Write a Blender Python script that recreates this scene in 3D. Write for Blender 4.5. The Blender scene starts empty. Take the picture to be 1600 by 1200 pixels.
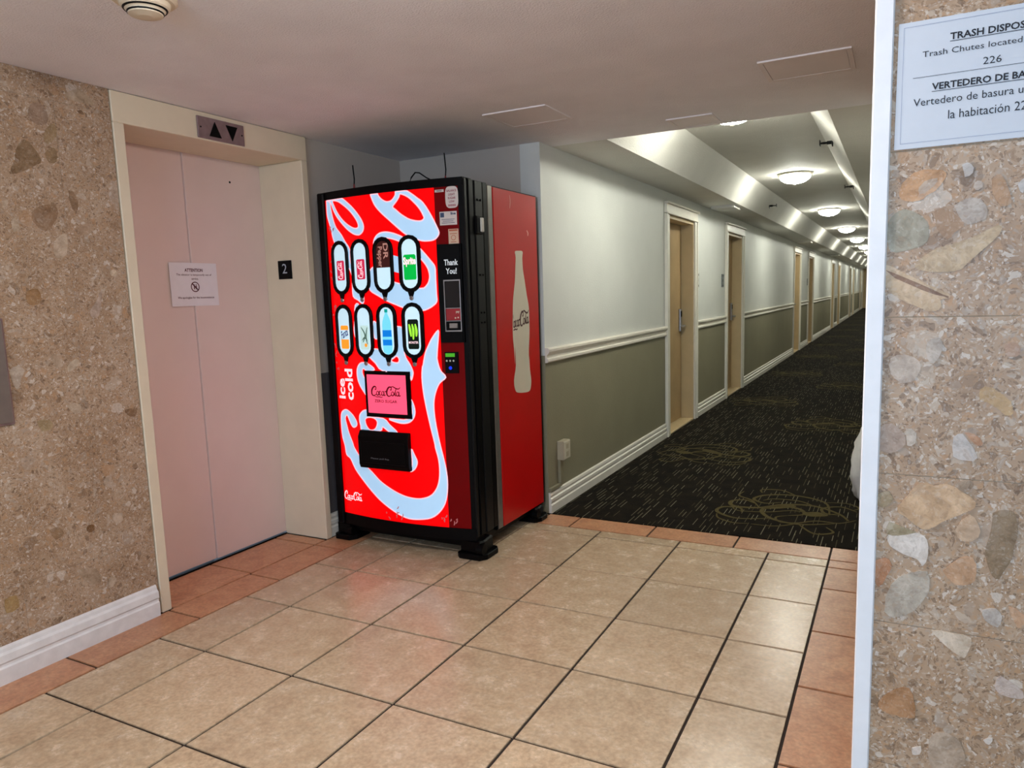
import bpy, bmesh, math, random
from mathutils import Vector, Matrix
from mathutils.geometry import tessellate_polygon

random.seed(7)
SC = bpy.context.scene
COL = SC.collection

# ------------------------------------------------------------------ camera
cam_d = bpy.data.cameras.new('camera')
cam = bpy.data.objects.new('camera', cam_d)
COL.objects.link(cam)
SC.camera = cam
_yaw, _pitch, _roll = math.radians(-27.639), math.radians(-7.700), math.radians(-1.835)
_f = Vector((math.sin(_yaw) * math.cos(_pitch), math.cos(_yaw) * math.cos(_pitch), math.sin(_pitch)))
_r = Vector((math.cos(_yaw), -math.sin(_yaw), 0))
_u = _r.cross(_f)
_r2 = _r * math.cos(_roll) + _u * math.sin(_roll)
_u2 = -_r * math.sin(_roll) + _u * math.cos(_roll)
cam.matrix_world = Matrix(((_r2.x, _u2.x, -_f.x, 0), (_r2.y, _u2.y, -_f.y, 0), (_r2.z, _u2.z, -_f.z, 1.35), (0, 0, 0, 1)))
cam_d.sensor_fit = 'HORIZONTAL'
cam_d.sensor_width = 36.0
cam_d.lens = 1142.565 / 1600 * 36.0
cam_d.shift_x = -7.876 / 1600
cam_d.shift_y = 16.495 / 1600
cam_d.clip_start = 0.02
cam_d.clip_end = 200

# ------------------------------------------------------------------ world, assumed daylight, exposure
W = bpy.data.worlds.new('world')
SC.world = W
W.use_nodes = True
W.node_tree.nodes['Background'].inputs[0].default_value = (0.62, 0.78, 1.0, 1)
W.node_tree.nodes['Background'].inputs[1].default_value = 1.0

def area_light(name, loc, target, sx, sy, energy, color):
    d = bpy.data.lights.new(name, 'AREA')
    d.shape = 'RECTANGLE'; d.size = sx; d.size_y = sy; d.energy = energy; d.color = color
    o = bpy.data.objects.new(name, d)
    o.location = loc
    o.rotation_euler = (Vector(target) - Vector(loc)).to_track_quat('-Z', 'Y').to_euler()
    COL.objects.link(o)
    return o

# assumed daylight: area light added outside an unseen, assumed window behind the camera
ASSUMED_DAYLIGHT = 41
ADDED_LOBBY_LAMP = 60.0
HALL_LAMP = 39.0
PANEL_GLOW = 0.33
area_light('window_daylight', (0.35, -3.34, 1.35), (0.35, 0, 1.2), 2.9, 1.7, ASSUMED_DAYLIGHT, (0.37, 0.67, 1.0))

SC.cycles.adaptive_threshold = 0.02
SC.cycles.caustics_reflective = False
SC.cycles.caustics_refractive = False

vs = SC.view_settings
vs.view_transform = 'Standard'
vs.look = 'None'
vs.exposure = 1.12
vs.gamma = 1.0
vs.use_curve_mapping = False

# ------------------------------------------------------------------ material helpers
def lin(c):
    return tuple(((v / 255) / 12.92 if v / 255 <= 0.04045 else ((v / 255 + 0.055) / 1.055) ** 2.4) for v in c) + (1.0,)

MATS = {}
def mat(name, rgb, rough=0.5, metal=0.0, noise=0.0, nscale=12.0, bump=0.0, bscale=200.0, emit=0.0, emit_rgb=None, spec=0.5, coat=0.0):
    """Principled material with a noise-driven tone variation and bump."""
    if name in MATS:
        return MATS[name]
    m = bpy.data.materials.new(name)
    m.use_nodes = True
    nt = m.node_tree
    b = nt.nodes['Principled BSDF']
    b.inputs['Roughness'].default_value = rough
    b.inputs['Metallic'].default_value = metal
    b.inputs['Specular IOR Level'].default_value = spec
    b.inputs['Coat Weight'].default_value = coat
    b.inputs['Base Color'].default_value = lin(rgb)
    geo = nt.nodes.new('ShaderNodeNewGeometry')
    if noise > 0:
        n = nt.nodes.new('ShaderNodeTexNoise')
        n.inputs['Scale'].default_value = nscale
        n.inputs['Detail'].default_value = 5
        nt.links.new(geo.outputs['Position'], n.inputs['Vector'])
        r = nt.nodes.new('ShaderNodeMapRange')
        r.inputs[1].default_value = 0.3; r.inputs[2].default_value = 0.7
        r.inputs[3].default_value = 1 - noise; r.inputs[4].default_value = 1 + noise
        nt.links.new(n.outputs['Fac'], r.inputs[0])
        mx = nt.nodes.new('ShaderNodeVectorMath'); mx.operation = 'SCALE'
        mx.inputs[0].default_value = lin(rgb)[:3]
        nt.links.new(r.outputs[0], mx.inputs['Scale'])
        nt.links.new(mx.outputs[0], b.inputs['Base Color'])
    if bump > 0:
        n2 = nt.nodes.new('ShaderNodeTexNoise')
        n2.inputs['Scale'].default_value = bscale
        n2.inputs['Detail'].default_value = 3
        nt.links.new(geo.outputs['Position'], n2.inputs['Vector'])
        bp = nt.nodes.new('ShaderNodeBump')
        bp.inputs['Strength'].default_value = bump
        bp.inputs['Distance'].default_value = 0.004
        nt.links.new(n2.outputs['Fac'], bp.inputs['Height'])
        nt.links.new(bp.outputs[0], b.inputs['Normal'])
    if emit > 0:
        b.inputs['Emission Color'].default_value = lin(emit_rgb or rgb)
        b.inputs['Emission Strength'].default_value = emit
    MATS[name] = m
    return m

def N(nt, kind, **kw):
    n = nt.nodes.new(kind)
    for k, v in kw.items():
        setattr(n, k, v)
    return n

def math_node(nt, op, a, b=None, c=None):
    n = nt.nodes.new('ShaderNodeMath'); n.operation = op
    for i, v in enumerate((a, b, c)):
        if v is None:
            continue
        if isinstance(v, (int, float)):
            n.inputs[i].default_value = v
        else:
            nt.links.new(v, n.inputs[i])
    return n.outputs[0]

def mix_rgb(nt, fac, a, b, mode='MIX'):
    n = nt.nodes.new('ShaderNodeMix'); n.data_type = 'RGBA'; n.blend_type = mode
    for sock, v in ((n.inputs[0], fac), (n.inputs[6], a), (n.inputs[7], b)):
        if isinstance(v, (int, float)):
            sock.default_value = v
        elif isinstance(v, tuple):
            sock.default_value = v
        else:
            nt.links.new(v, sock)
    return n.outputs[2]

def ramp(nt, fac, stops, interp='LINEAR'):
    n = nt.nodes.new('ShaderNodeValToRGB')
    n.color_ramp.interpolation = interp
    e = n.color_ramp.elements
    while len(e) < len(stops):
        e.new(0.5)
    for i, (p, c) in enumerate(stops):
        e[i].position = p; e[i].color = c
    nt.links.new(fac, n.inputs[0])
    return n.outputs[0]

def breccia_material(name='breccia_stone', tint=None, strength=1.0):
    m = bpy.data.materials.new(name); m.use_nodes = True
    nt = m.node_tree; b = nt.nodes['Principled BSDF']
    geo = N(nt, 'ShaderNodeNewGeometry')
    warp = N(nt, 'ShaderNodeTexNoise'); warp.inputs['Scale'].default_value = 22; warp.inputs['Detail'].default_value = 4
    nt.links.new(geo.outputs['Position'], warp.inputs['Vector'])
    sub = N(nt, 'ShaderNodeVectorMath', operation='SUBTRACT'); sub.inputs[1].default_value = (0.5, 0.5, 0.5)
    nt.links.new(warp.outputs['Color'], sub.inputs[0])
    scl = N(nt, 'ShaderNodeVectorMath', operation='SCALE'); scl.inputs['Scale'].default_value = 0.05
    nt.links.new(sub.outputs[0], scl.inputs[0])
    pos = N(nt, 'ShaderNodeVectorMath', operation='ADD')
    nt.links.new(geo.outputs['Position'], pos.inputs[0]); nt.links.new(scl.outputs[0], pos.inputs[1])
    big = N(nt, 'ShaderNodeTexNoise'); big.inputs['Scale'].default_value = 6; big.inputs['Detail'].default_value = 8; big.inputs['Roughness'].default_value = 0.65
    nt.links.new(pos.outputs[0], big.inputs['Vector'])
    base = ramp(nt, big.outputs['Fac'], [(0.3, lin((146, 118, 92))), (0.5, lin((167, 140, 114))), (0.7, lin((182, 160, 137)))])
    if tint:
        dark = tuple(max(v - 26, 0) for v in tint); pale = tuple(min(v + 20, 255) for v in tint)
        base = ramp(nt, big.outputs['Fac'], [(0.32, lin(dark)), (0.5, lin(tint)), (0.68, lin(pale))])
        big.inputs['Scale'].default_value = 26
    col = base
    for scale, thr, size, mixv in ((270, 0.35, 1.3, 0.5), (140, 0.55, 0.95, 0.55), (62, 0.7, 0.8, 0.5), (20, 0.84, 0.75, 0.4)):
        v = N(nt, 'ShaderNodeTexVoronoi'); v.inputs['Scale'].default_value = scale
        nt.links.new(pos.outputs[0], v.inputs['Vector'])
        sep = N(nt, 'ShaderNodeSeparateColor'); nt.links.new(v.outputs['Color'], sep.inputs[0])
        inside = math_node(nt, 'LESS_THAN', v.outputs['Distance'], math_node(nt, 'MULTIPLY', sep.outputs[2], size))
        pick = math_node(nt, 'GREATER_THAN', sep.outputs[0], thr)
        fac = math_node(nt, 'MULTIPLY', math_node(nt, 'MULTIPLY', inside, pick), mixv * strength)
        chip = ramp(nt, sep.outputs[1], [(0.0, lin((98, 74, 54))), (0.22, lin((140, 112, 86))), (0.4, lin((178, 138, 100))), (0.55, lin((166, 152, 138))),
                                         (0.72, lin((190, 176, 160))), (0.88, lin((214, 206, 196)))], 'CONSTANT')
        col = mix_rgb(nt, fac, col, chip)
    nt.links.new(col, b.inputs['Base Color'])
    b.inputs['Roughness'].default_value = 0.42
    b.inputs['Specular IOR Level'].default_value = 0.35
    return m

def tile_material(name, c0, c1, c2, rough):
    m = bpy.data.materials.new(name); m.use_nodes = True
    nt = m.node_tree; b = nt.nodes['Principled BSDF']
    tc = N(nt, 'ShaderNodeTexCoord'); oi = N(nt, 'ShaderNodeObjectInfo')
    off = N(nt, 'ShaderNodeVectorMath', operation='SCALE'); off.inputs[0].default_value = (13.1, 7.7, 3.3)
    nt.links.new(oi.outputs['Random'], off.inputs['Scale'])
    pos = N(nt, 'ShaderNodeVectorMath', operation='ADD')
    nt.links.new(tc.outputs['Object'], pos.inputs[0]); nt.links.new(off.outputs[0], pos.inputs[1])
    n1 = N(nt, 'ShaderNodeTexNoise'); n1.inputs['Scale'].default_value = 11; n1.inputs['Detail'].default_value = 10; n1.inputs['Roughness'].default_value = 0.78
    n1.inputs['Distortion'].default_value = 0.15
    nt.links.new(pos.outputs[0], n1.inputs['Vector'])
    col = ramp(nt, n1.outputs['Fac'], [(0.3, lin(c0)), (0.5, lin(c1)), (0.68, lin(c2))])
    n2 = N(nt, 'ShaderNodeTexNoise'); n2.inputs['Scale'].default_value = 75; n2.inputs['Detail'].default_value = 5
    nt.links.new(pos.outputs[0], n2.inputs['Vector'])
    k = N(nt, 'ShaderNodeMapRange'); k.inputs[1].default_value = 0.3; k.inputs[2].default_value = 0.7; k.inputs[3].default_value = 0.8; k.inputs[4].default_value = 1.1
    nt.links.new(n2.outputs['Fac'], k.inputs[0])
    k2 = N(nt, 'ShaderNodeMapRange'); k2.inputs[3].default_value = 0.93; k2.inputs[4].default_value = 1.06
    nt.links.new(oi.outputs['Random'], k2.inputs[0])
    s = N(nt, 'ShaderNodeVectorMath', operation='SCALE')
    nt.links.new(col, s.inputs[0]); nt.links.new(math_node(nt, 'MULTIPLY', k.outputs[0], k2.outputs[0]), s.inputs['Scale'])
    nt.links.new(s.outputs[0], b.inputs['Base Color'])
    rr = N(nt, 'ShaderNodeMapRange'); rr.inputs[3].default_value = rough - 0.06; rr.inputs[4].default_value = rough + 0.1
    nt.links.new(n1.outputs['Fac'], rr.inputs[0]); nt.links.new(rr.outputs[0], b.inputs['Roughness'])
    bp = N(nt, 'ShaderNodeBump'); bp.inputs['Strength'].default_value = 0.12; bp.inputs['Distance'].default_value = 0.002
    nt.links.new(n1.outputs['Fac'], bp.inputs['Height']); nt.links.new(bp.outputs[0], b.inputs['Normal'])
    return m

def carpet_material():
    m = bpy.data.materials.new('carpet_dashes'); m.use_nodes = True
    nt = m.node_tree; b = nt.nodes['Principled BSDF']
    geo = N(nt, 'ShaderNodeNewGeometry'); sep = N(nt, 'ShaderNodeSeparateXYZ')
    nt.links.new(geo.outputs['Position'], sep.inputs[0])
    cx = math_node(nt, 'DIVIDE', sep.outputs[0], 0.024)
    col = math_node(nt, 'FLOOR', cx)
    wn = N(nt, 'ShaderNodeTexWhiteNoise', noise_dimensions='1D'); nt.links.new(col, wn.inputs['W'])
    ty = math_node(nt, 'ADD', math_node(nt, 'DIVIDE', sep.outputs[1], 0.23), math_node(nt, 'MULTIPLY', wn.outputs['Value'], 9.0))
    seg = math_node(nt, 'FLOOR', ty); fr = math_node(nt, 'FRACT', ty)
    cmb = N(nt, 'ShaderNodeCombineXYZ'); nt.links.new(col, cmb.inputs[0]); nt.links.new(seg, cmb.inputs[1])
    w2 = N(nt, 'ShaderNodeTexWhiteNoise', noise_dimensions='2D'); nt.links.new(cmb.outputs[0], w2.inputs['Vector'])
    s2 = N(nt, 'ShaderNodeSeparateColor'); nt.links.new(w2.outputs['Color'], s2.inputs[0])
    ln = math_node(nt, 'LESS_THAN', fr, math_node(nt, 'ADD', math_node(nt, 'MULTIPLY', s2.outputs[0], 0.5), 0.35))
    on = math_node(nt, 'GREATER_THAN', s2.outputs[1], 0.35)
    th = math_node(nt, 'LESS_THAN', math_node(nt, 'ABSOLUTE', math_node(nt, 'SUBTRACT', math_node(nt, 'FRACT', cx), 0.5)), 0.085)
    fac = math_node(nt, 'MULTIPLY', math_node(nt, 'MULTIPLY', ln, on), th)
    dash = ramp(nt, s2.outputs[2], [(0.0, lin((66, 60, 42))), (0.5, lin((112, 106, 82))), (1.0, lin((138, 134, 112)))])
    nz = N(nt, 'ShaderNodeTexNoise'); nz.inputs['Scale'].default_value = 9; nz.inputs['Detail'].default_value = 6
    nt.links.new(geo.outputs['Position'], nz.inputs['Vector'])
    base = ramp(nt, nz.outputs['Fac'], [(0.35, lin((18, 14, 10))), (0.65, lin((30, 24, 16)))])
    nt.links.new(mix_rgb(nt, math_node(nt, 'MULTIPLY', fac, 0.85), base, dash), b.inputs['Base Color'])
    b.inputs['Roughness'].default_value = 0.95
    b.inputs['Specular IOR Level'].default_value = 0.1
    pile = N(nt, 'ShaderNodeTexNoise'); pile.inputs['Scale'].default_value = 700
    nt.links.new(geo.outputs['Position'], pile.inputs['Vector'])
    bp = N(nt, 'ShaderNodeBump'); bp.inputs['Strength'].default_value = 0.6; bp.inputs['Distance'].default_value = 0.003
    nt.links.new(pile.outputs['Fac'], bp.inputs['Height']); nt.links.new(bp.outputs[0], b.inputs['Normal'])
    return m

STONE = breccia_material()
TILE = tile_material('beige_tile', (182, 154, 124), (202, 177, 146), (214, 194, 166), 0.24)
TERRA = tile_material('terracotta_tile', (172, 114, 80), (197, 142, 104), (209, 160, 122), 0.3)
CARPET = carpet_material()
GROUT = mat('grout', (44, 32, 24), 0.9, noise=0.2, nscale=30)
CEIL = mat('ceiling_paint', (234, 231, 234), 0.9, noise=0.04, nscale=4, bump=1.0, bscale=150, spec=0.2)
SOFFIT = mat('tray_paint', (214, 211, 204), 0.75, noise=0.03, nscale=4, bump=1.0, bscale=140, spec=0.3)
WALL_UP = mat('cream_wall', (212, 213, 208), 0.55, noise=0.03, nscale=3, bump=0.35, bscale=90, spec=0.4)
WALL_LO = mat('olive_grey_wall', (136, 130, 106), 0.6, noise=0.05, nscale=3, bump=0.3, bscale=90, spec=0.4)
NOOK = mat('grey_nook_paint', (186, 176, 166), 0.7, noise=0.04, nscale=3, bump=0.25, bscale=120)
NOOK_LO = mat('dark_nook_paint', (86, 82, 84), 0.7, noise=0.05, nscale=3, bump=0.25, bscale=120)
WHITE = mat('white_trim_paint', (226, 220, 207), 0.42, noise=0.03, nscale=15, spec=0.5)
CORNER = mat('corner_trim_paint', (226, 228, 232), 0.5, noise=0.03, nscale=25)
CREAM = mat('cream_frame_paint', (220, 206, 180), 0.5, noise=0.03, nscale=9)
PINK = mat('elevator_door_enamel', (226, 204, 196), 0.4, noise=0.025, nscale=5)
TAN = mat('tan_jamb_paint', (204, 180, 138), 0.5, noise=0.05, nscale=8)
LEAF = mat('tan_door_paint', (172, 144, 104), 0.5, noise=0.07, nscale=5)
BLACK = mat('black_plastic', (5, 5, 6), 0.42, noise=0.1, nscale=20, spec=0.1)
BLACKM = mat('black_enamel_metal', (7, 7, 8), 0.36, noise=0.15, nscale=14, bump=0.05, spec=0.1)
DARKG = mat('dark_grey_metal', (20, 20, 20), 0.4, spec=0.15, metal=0.0, noise=0.1, nscale=18)
STEEL = mat('brushed_steel', (168, 166, 168), 0.35, metal=0.9, noise=0.06, nscale=30)
STEELP = mat('mauve_steel', (150, 128, 130), 0.45, metal=0.6, noise=0.15, nscale=25)
RED = mat('red_side_enamel', (184, 10, 12), 0.28, spec=0.35, noise=0.05, nscale=6)
REDU = mat('red_unlit_panel', (112, 2, 6), 0.3, spec=0.12, noise=0.06, nscale=8)
PAPER = mat('white_paper', (232, 226, 230), 0.7, noise=0.015, nscale=30)
SIGNP = mat('sign_paper', (198, 204, 213), 0.65, noise=0.015, nscale=30)
MORTAR = mat('pale_stone_mortar', (186, 168, 146), 0.8, noise=0.08, nscale=30)
INK = mat('dark_ink', (28, 28, 36), 0.7, noise=0.05, nscale=40)
INKR = mat('maroon_ink', (84, 16, 30), 0.7, noise=0.05, nscale=40)
OFFW = mat('off_white_print', (206, 198, 178), 0.35, noise=0.02, nscale=12)

# ------------------------------------------------------------------ object helpers
def props(o, label=None, cat=None, group=None, kind=None):
    for k, v in (('label', label), ('category', cat), ('group', group), ('kind', kind)):
        if v:
            o[k] = v
    return o

def empty(name, loc, label=None, cat=None, group=None, kind=None):
    o = bpy.data.objects.new(name, None)
    o.empty_display_size = 0.1
    o.location = loc
    COL.objects.link(o)
    return props(o, label, cat, group, kind)

def root_loc(p):
    v = Vector((0, 0, 0))
    while p is not None:
        v = v + Vector(p.location); p = p.parent
    return v

def build(name, bm, material, parent=None, smooth=False, local=False):
    """World-space bmesh -> one object (origin stays at the parent's origin)."""
    off = Vector((0, 0, 0)) if local else root_loc(parent)
    if off.length > 0:
        bmesh.ops.translate(bm, vec=-off, verts=bm.verts)
    bmesh.ops.recalc_face_normals(bm, faces=bm.faces)
    me = bpy.data.meshes.new(name)
    bm.to_mesh(me); bm.free()
    for m in (material if isinstance(material, (list, tuple)) else [material]):
        me.materials.append(m)
    if smooth:
        for p in me.polygons:
            p.use_smooth = True
    o = bpy.data.objects.new(name, me)
    COL.objects.link(o)
    o.parent = parent
    return o

def B():
    return bmesh.new()

def box(bm, x0, x1, y0, y1, z0, z1, bevel=0.0, mi=0, seg=1):
    vs_ = [bm.verts.new((x, y, z)) for x in (x0, x1) for y in (y0, y1) for z in (z0, z1)]
    fs = [bm.faces.new([vs_[i] for i in q]) for q in ((0, 1, 3, 2), (4, 6, 7, 5), (0, 4, 5, 1), (2, 3, 7, 6), (0, 2, 6, 4), (1, 5, 7, 3))]
    for f_ in fs:
        f_.material_index = mi
    if bevel > 0:
        ed = list({e for f_ in fs for e in f_.edges})
        bmesh.ops.bevel(bm, geom=ed, offset=bevel, segments=seg, affect='EDGES', profile=0.6)
    return bm

def prism(bm, pts, axis, a0, a1, mi=0, bevel=0.0):
    """Closed 2D outline swept along an axis between a0 and a1. axis x: pts are (y,z); y: (x,z); z: (x,y)."""
    def P(p, a):
        return {'x': (a, p[0], p[1]), 'y': (p[0], a, p[1]), 'z': (p[0], p[1], a)}[axis]
    A = [bm.verts.new(P(p, a0)) for p in pts]; C_ = [bm.verts.new(P(p, a1)) for p in pts]
    n = len(pts); fs = [bm.faces.new(A[::-1]), bm.faces.new(C_)]
    for i in range(n):
        fs.append(bm.faces.new((A[i], A[(i + 1) % n], C_[(i + 1) % n], C_[i])))
    for f_ in fs:
        f_.material_index = mi
    if bevel > 0:
        ed = list({e for f_ in fs[:2] for e in f_.edges})
        bmesh.ops.bevel(bm, geom=ed, offset=bevel, segments=1, affect='EDGES')
    return bm

def lathe(bm, prof, center, axis='z', n=24):
    """prof: (radius, along) pairs."""
    rings = []
    for r_, a in prof:
        ring = []
        for i in range(n):
            t = 2 * math.pi * i / n
            c, s = r_ * math.cos(t), r_ * math.sin(t)
            v = {'z': (c, s, a), 'x': (a, c, s), 'y': (c, a, s)}[axis]
            ring.append(bm.verts.new(Vector(center) + Vector(v)))
        rings.append(ring)
    for a, b in zip(rings, rings[1:]):
        for i in range(n):
            bm.faces.new((a[i], a[(i + 1) % n], b[(i + 1) % n], b[i]))
    bm.faces.new(rings[0][::-1]); bm.faces.new(rings[-1])
    return bm

def tube(bm, pts, r_, n=8):
    pts = [Vector(p) for p in pts]
    rings = []
    for i, p in enumerate(pts):
        d = (pts[min(i + 1, len(pts) - 1)] - pts[max(i - 1, 0)]).normalized()
        up = Vector((0, 0, 1)) if abs(d.z) < 0.9 else Vector((1, 0, 0))
        a = d.cross(up).normalized(); b = d.cross(a)
        rings.append([bm.verts.new(p + (a * math.cos(2 * math.pi * k / n) + b * math.sin(2 * math.pi * k / n)) * r_) for k in range(n)])
    for A, C_ in zip(rings, rings[1:]):
        for i in range(n):
            bm.faces.new((A[i], A[(i + 1) % n], C_[(i + 1) % n], C_[i]))
    bm.faces.new(rings[0][::-1]); bm.faces.new(rings[-1])
    return bm

def smooth_loop(pts, k=3, closed=True):
    n = len(pts); out = []
    rng = range(n) if closed else range(n - 1)
    for i in rng:
        if closed:
            p0, p1, p2, p3 = (pts[(i + j) % n] for j in (-1, 0, 1, 2))
        else:
            p0, p1, p2, p3 = (pts[min(max(i + j, 0), n - 1)] for j in (-1, 0, 1, 2))
        for s in range(k):
            t = s / k
            out.append(tuple(0.5 * (2 * p1[c] + (p2[c] - p0[c]) * t + (2 * p0[c] - 5 * p1[c] + 4 * p2[c] - p3[c]) * t * t
                                    + (3 * p1[c] - p0[c] - 3 * p2[c] + p3[c]) * t ** 3) for c in (0, 1)))
    if not closed:
        out.append(tuple(pts[-1]))
    return out

def fill2d(pts):
    tris = tessellate_polygon([[Vector((p[0], p[1], 0)) for p in pts]])
    return [tuple(p) for p in pts], [tuple(t) for t in tris]

def ribbon2d(pts, w, k=4, taper=True):
    p = smooth_loop(pts, k, closed=False)
    V, F = [], []
    n = len(p)
    for i in range(n):
        a, b = p[max(i - 1, 0)], p[min(i + 1, n - 1)]
        dx, dy = b[0] - a[0], b[1] - a[1]; L = math.hypot(dx, dy) or 1
        ww = w * (0.35 + 0.65 * math.sin(math.pi * (i + 0.6) / (n + 0.2)) if taper else 1) / 2
        V += [(p[i][0] - dy / L * ww, p[i][1] + dx / L * ww), (p[i][0] + dy / L * ww, p[i][1] - dx / L * ww)]
        if i:
            F.append((2 * i - 2, 2 * i - 1, 2 * i + 1, 2 * i))
    return V, F

def merge2d(parts):
    V, F = [], []
    for v, f_ in parts:
        o = len(V); V += list(v); F += [tuple(i + o for i in t) for t in f_]
    return V, F

def xf2d(VF, sx=1, sy=None, rot=0, dx=0, dy=0):
    sy = sx if sy is None else sy
    c, s = math.cos(rot), math.sin(rot)
    return [((x * sx) * c - (y * sy) * s + dx, (x * sx) * s + (y * sy) * c + dy) for x, y in VF[0]], VF[1]

_txt = {}
def text2d(body, size, bold=0.0, align='CENTER'):
    key = (body, bold, align)
    if key not in _txt:
        cu = bpy.data.curves.new('lettering', 'FONT')
        cu.body = body; cu.size = 1.0; cu.align_x = align; cu.offset = bold; cu.resolution_u = 2
        ob = bpy.data.objects.new('lettering', cu)
        me = bpy.data.meshes.new_from_object(ob)
        V = [(v.co.x, v.co.y) for v in me.vertices]
        F = [tuple(p.vertices) for p in me.polygons]
        bpy.data.objects.remove(ob); bpy.data.curves.remove(cu); bpy.data.meshes.remove(me)
        _txt[key] = (V, F)
    return xf2d(_txt[key], size)

def rect2d(x0, x1, y0, y1):
    return [(x0, y0), (x1, y0), (x1, y1), (x0, y1)], [(0, 1, 2, 3)]

def fit2d(VF, x0, x1, y0, y1):
    xs = [v[0] for v in VF[0]]; ys = [v[1] for v in VF[0]]
    sx = (x1 - x0) / (max(xs) - min(xs)); sy = (y1 - y0) / (max(ys) - min(ys))
    return [(x0 + (x - min(xs)) * sx, y0 + (y - min(ys)) * sy) for x, y in VF[0]], VF[1]

def flat(VF, fn):
    bm = B()
    vv = [bm.verts.new(fn(*v)) for v in VF[0]]
    for f_ in VF[1]:
        try:
            bm.faces.new([vv[i] for i in f_])
        except ValueError:
            pass
    return bm

def flat_obj(name, VF, fn, material, parent):
    return build(name, flat(VF, fn), material, parent)

def circle2d(cx, cy, r_, n=24, ry=None):
    return fill2d([(cx + r_ * math.cos(2 * math.pi * i / n), cy + (ry or r_) * math.sin(2 * math.pi * i / n)) for i in range(n)])

def ring2d(cx, cy, r0, r1, n=32):
    V, F = [], []
    for i in range(n):
        t = 2 * math.pi * i / n
        V += [(cx + r0 * math.cos(t), cy + r0 * math.sin(t)), (cx + r1 * math.cos(t), cy + r1 * math.sin(t))]
        j = (i + 1) % n
        F.append((2 * i, 2 * i + 1, 2 * j + 1, 2 * j))
    return V, F

def script2d(k=1.45):
    """Flowing two-word soft drink script as brush strokes, about 3.4 x 1.1 units."""
    S = []
    def big_c(x):
        S.append(ribbon2d([(x + .62, .70), (x + .60, .92), (x + .42, 1.0), (x + .2, .82), (x + .06, .48), (x + .1, .12), (x + .32, 0), (x + .6, .16)], .13 * k, 5))
        S.append(ribbon2d([(x + .62, .70), (x + .52, .66), (x + .5, .78)], .08 * k))
    def oval(x):
        S.append(ribbon2d([(x, .5), (x - .13, .36), (x - .12, .14), (x, .06), (x + .13, .18), (x + .13, .4), (x, .5), (x - .06, .47)], .085 * k, 4))
    def small_a(x):
        oval(x); S.append(ribbon2d([(x + .17, .54), (x + .13, .3), (x + .15, .1), (x + .25, .06), (x + .33, .18)], .085 * k))
    big_c(0); oval(.78)
    S.append(ribbon2d([(1.18, .42), (1.08, .52), (.98, .36), (1.0, .14), (1.1, .06), (1.25, .18)], .085 * k))
    small_a(1.4)
    S.append(ribbon2d([(1.66, .44), (1.75, .5), (1.84, .47)], .08 * k, taper=False))
    S.append(ribbon2d([(.32, 0), (.6, -.12), (.95, -.1), (1.25, -.16), (1.35, -.06)], .07 * k))
    big_c(1.82); oval(2.55)
    S.append(ribbon2d([(2.3, .95), (2.6, 1.04), (2.95, .86), (3.25, .82), (3.45, 1.0)], .09 * k))
    S.append(ribbon2d([(2.98, .84), (2.86, .5), (2.82, .2), (2.88, .06), (3.0, .16)], .09 * k))
    small_a(3.12)
    return merge2d(S)
SCRIPT2D = script2d()

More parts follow.
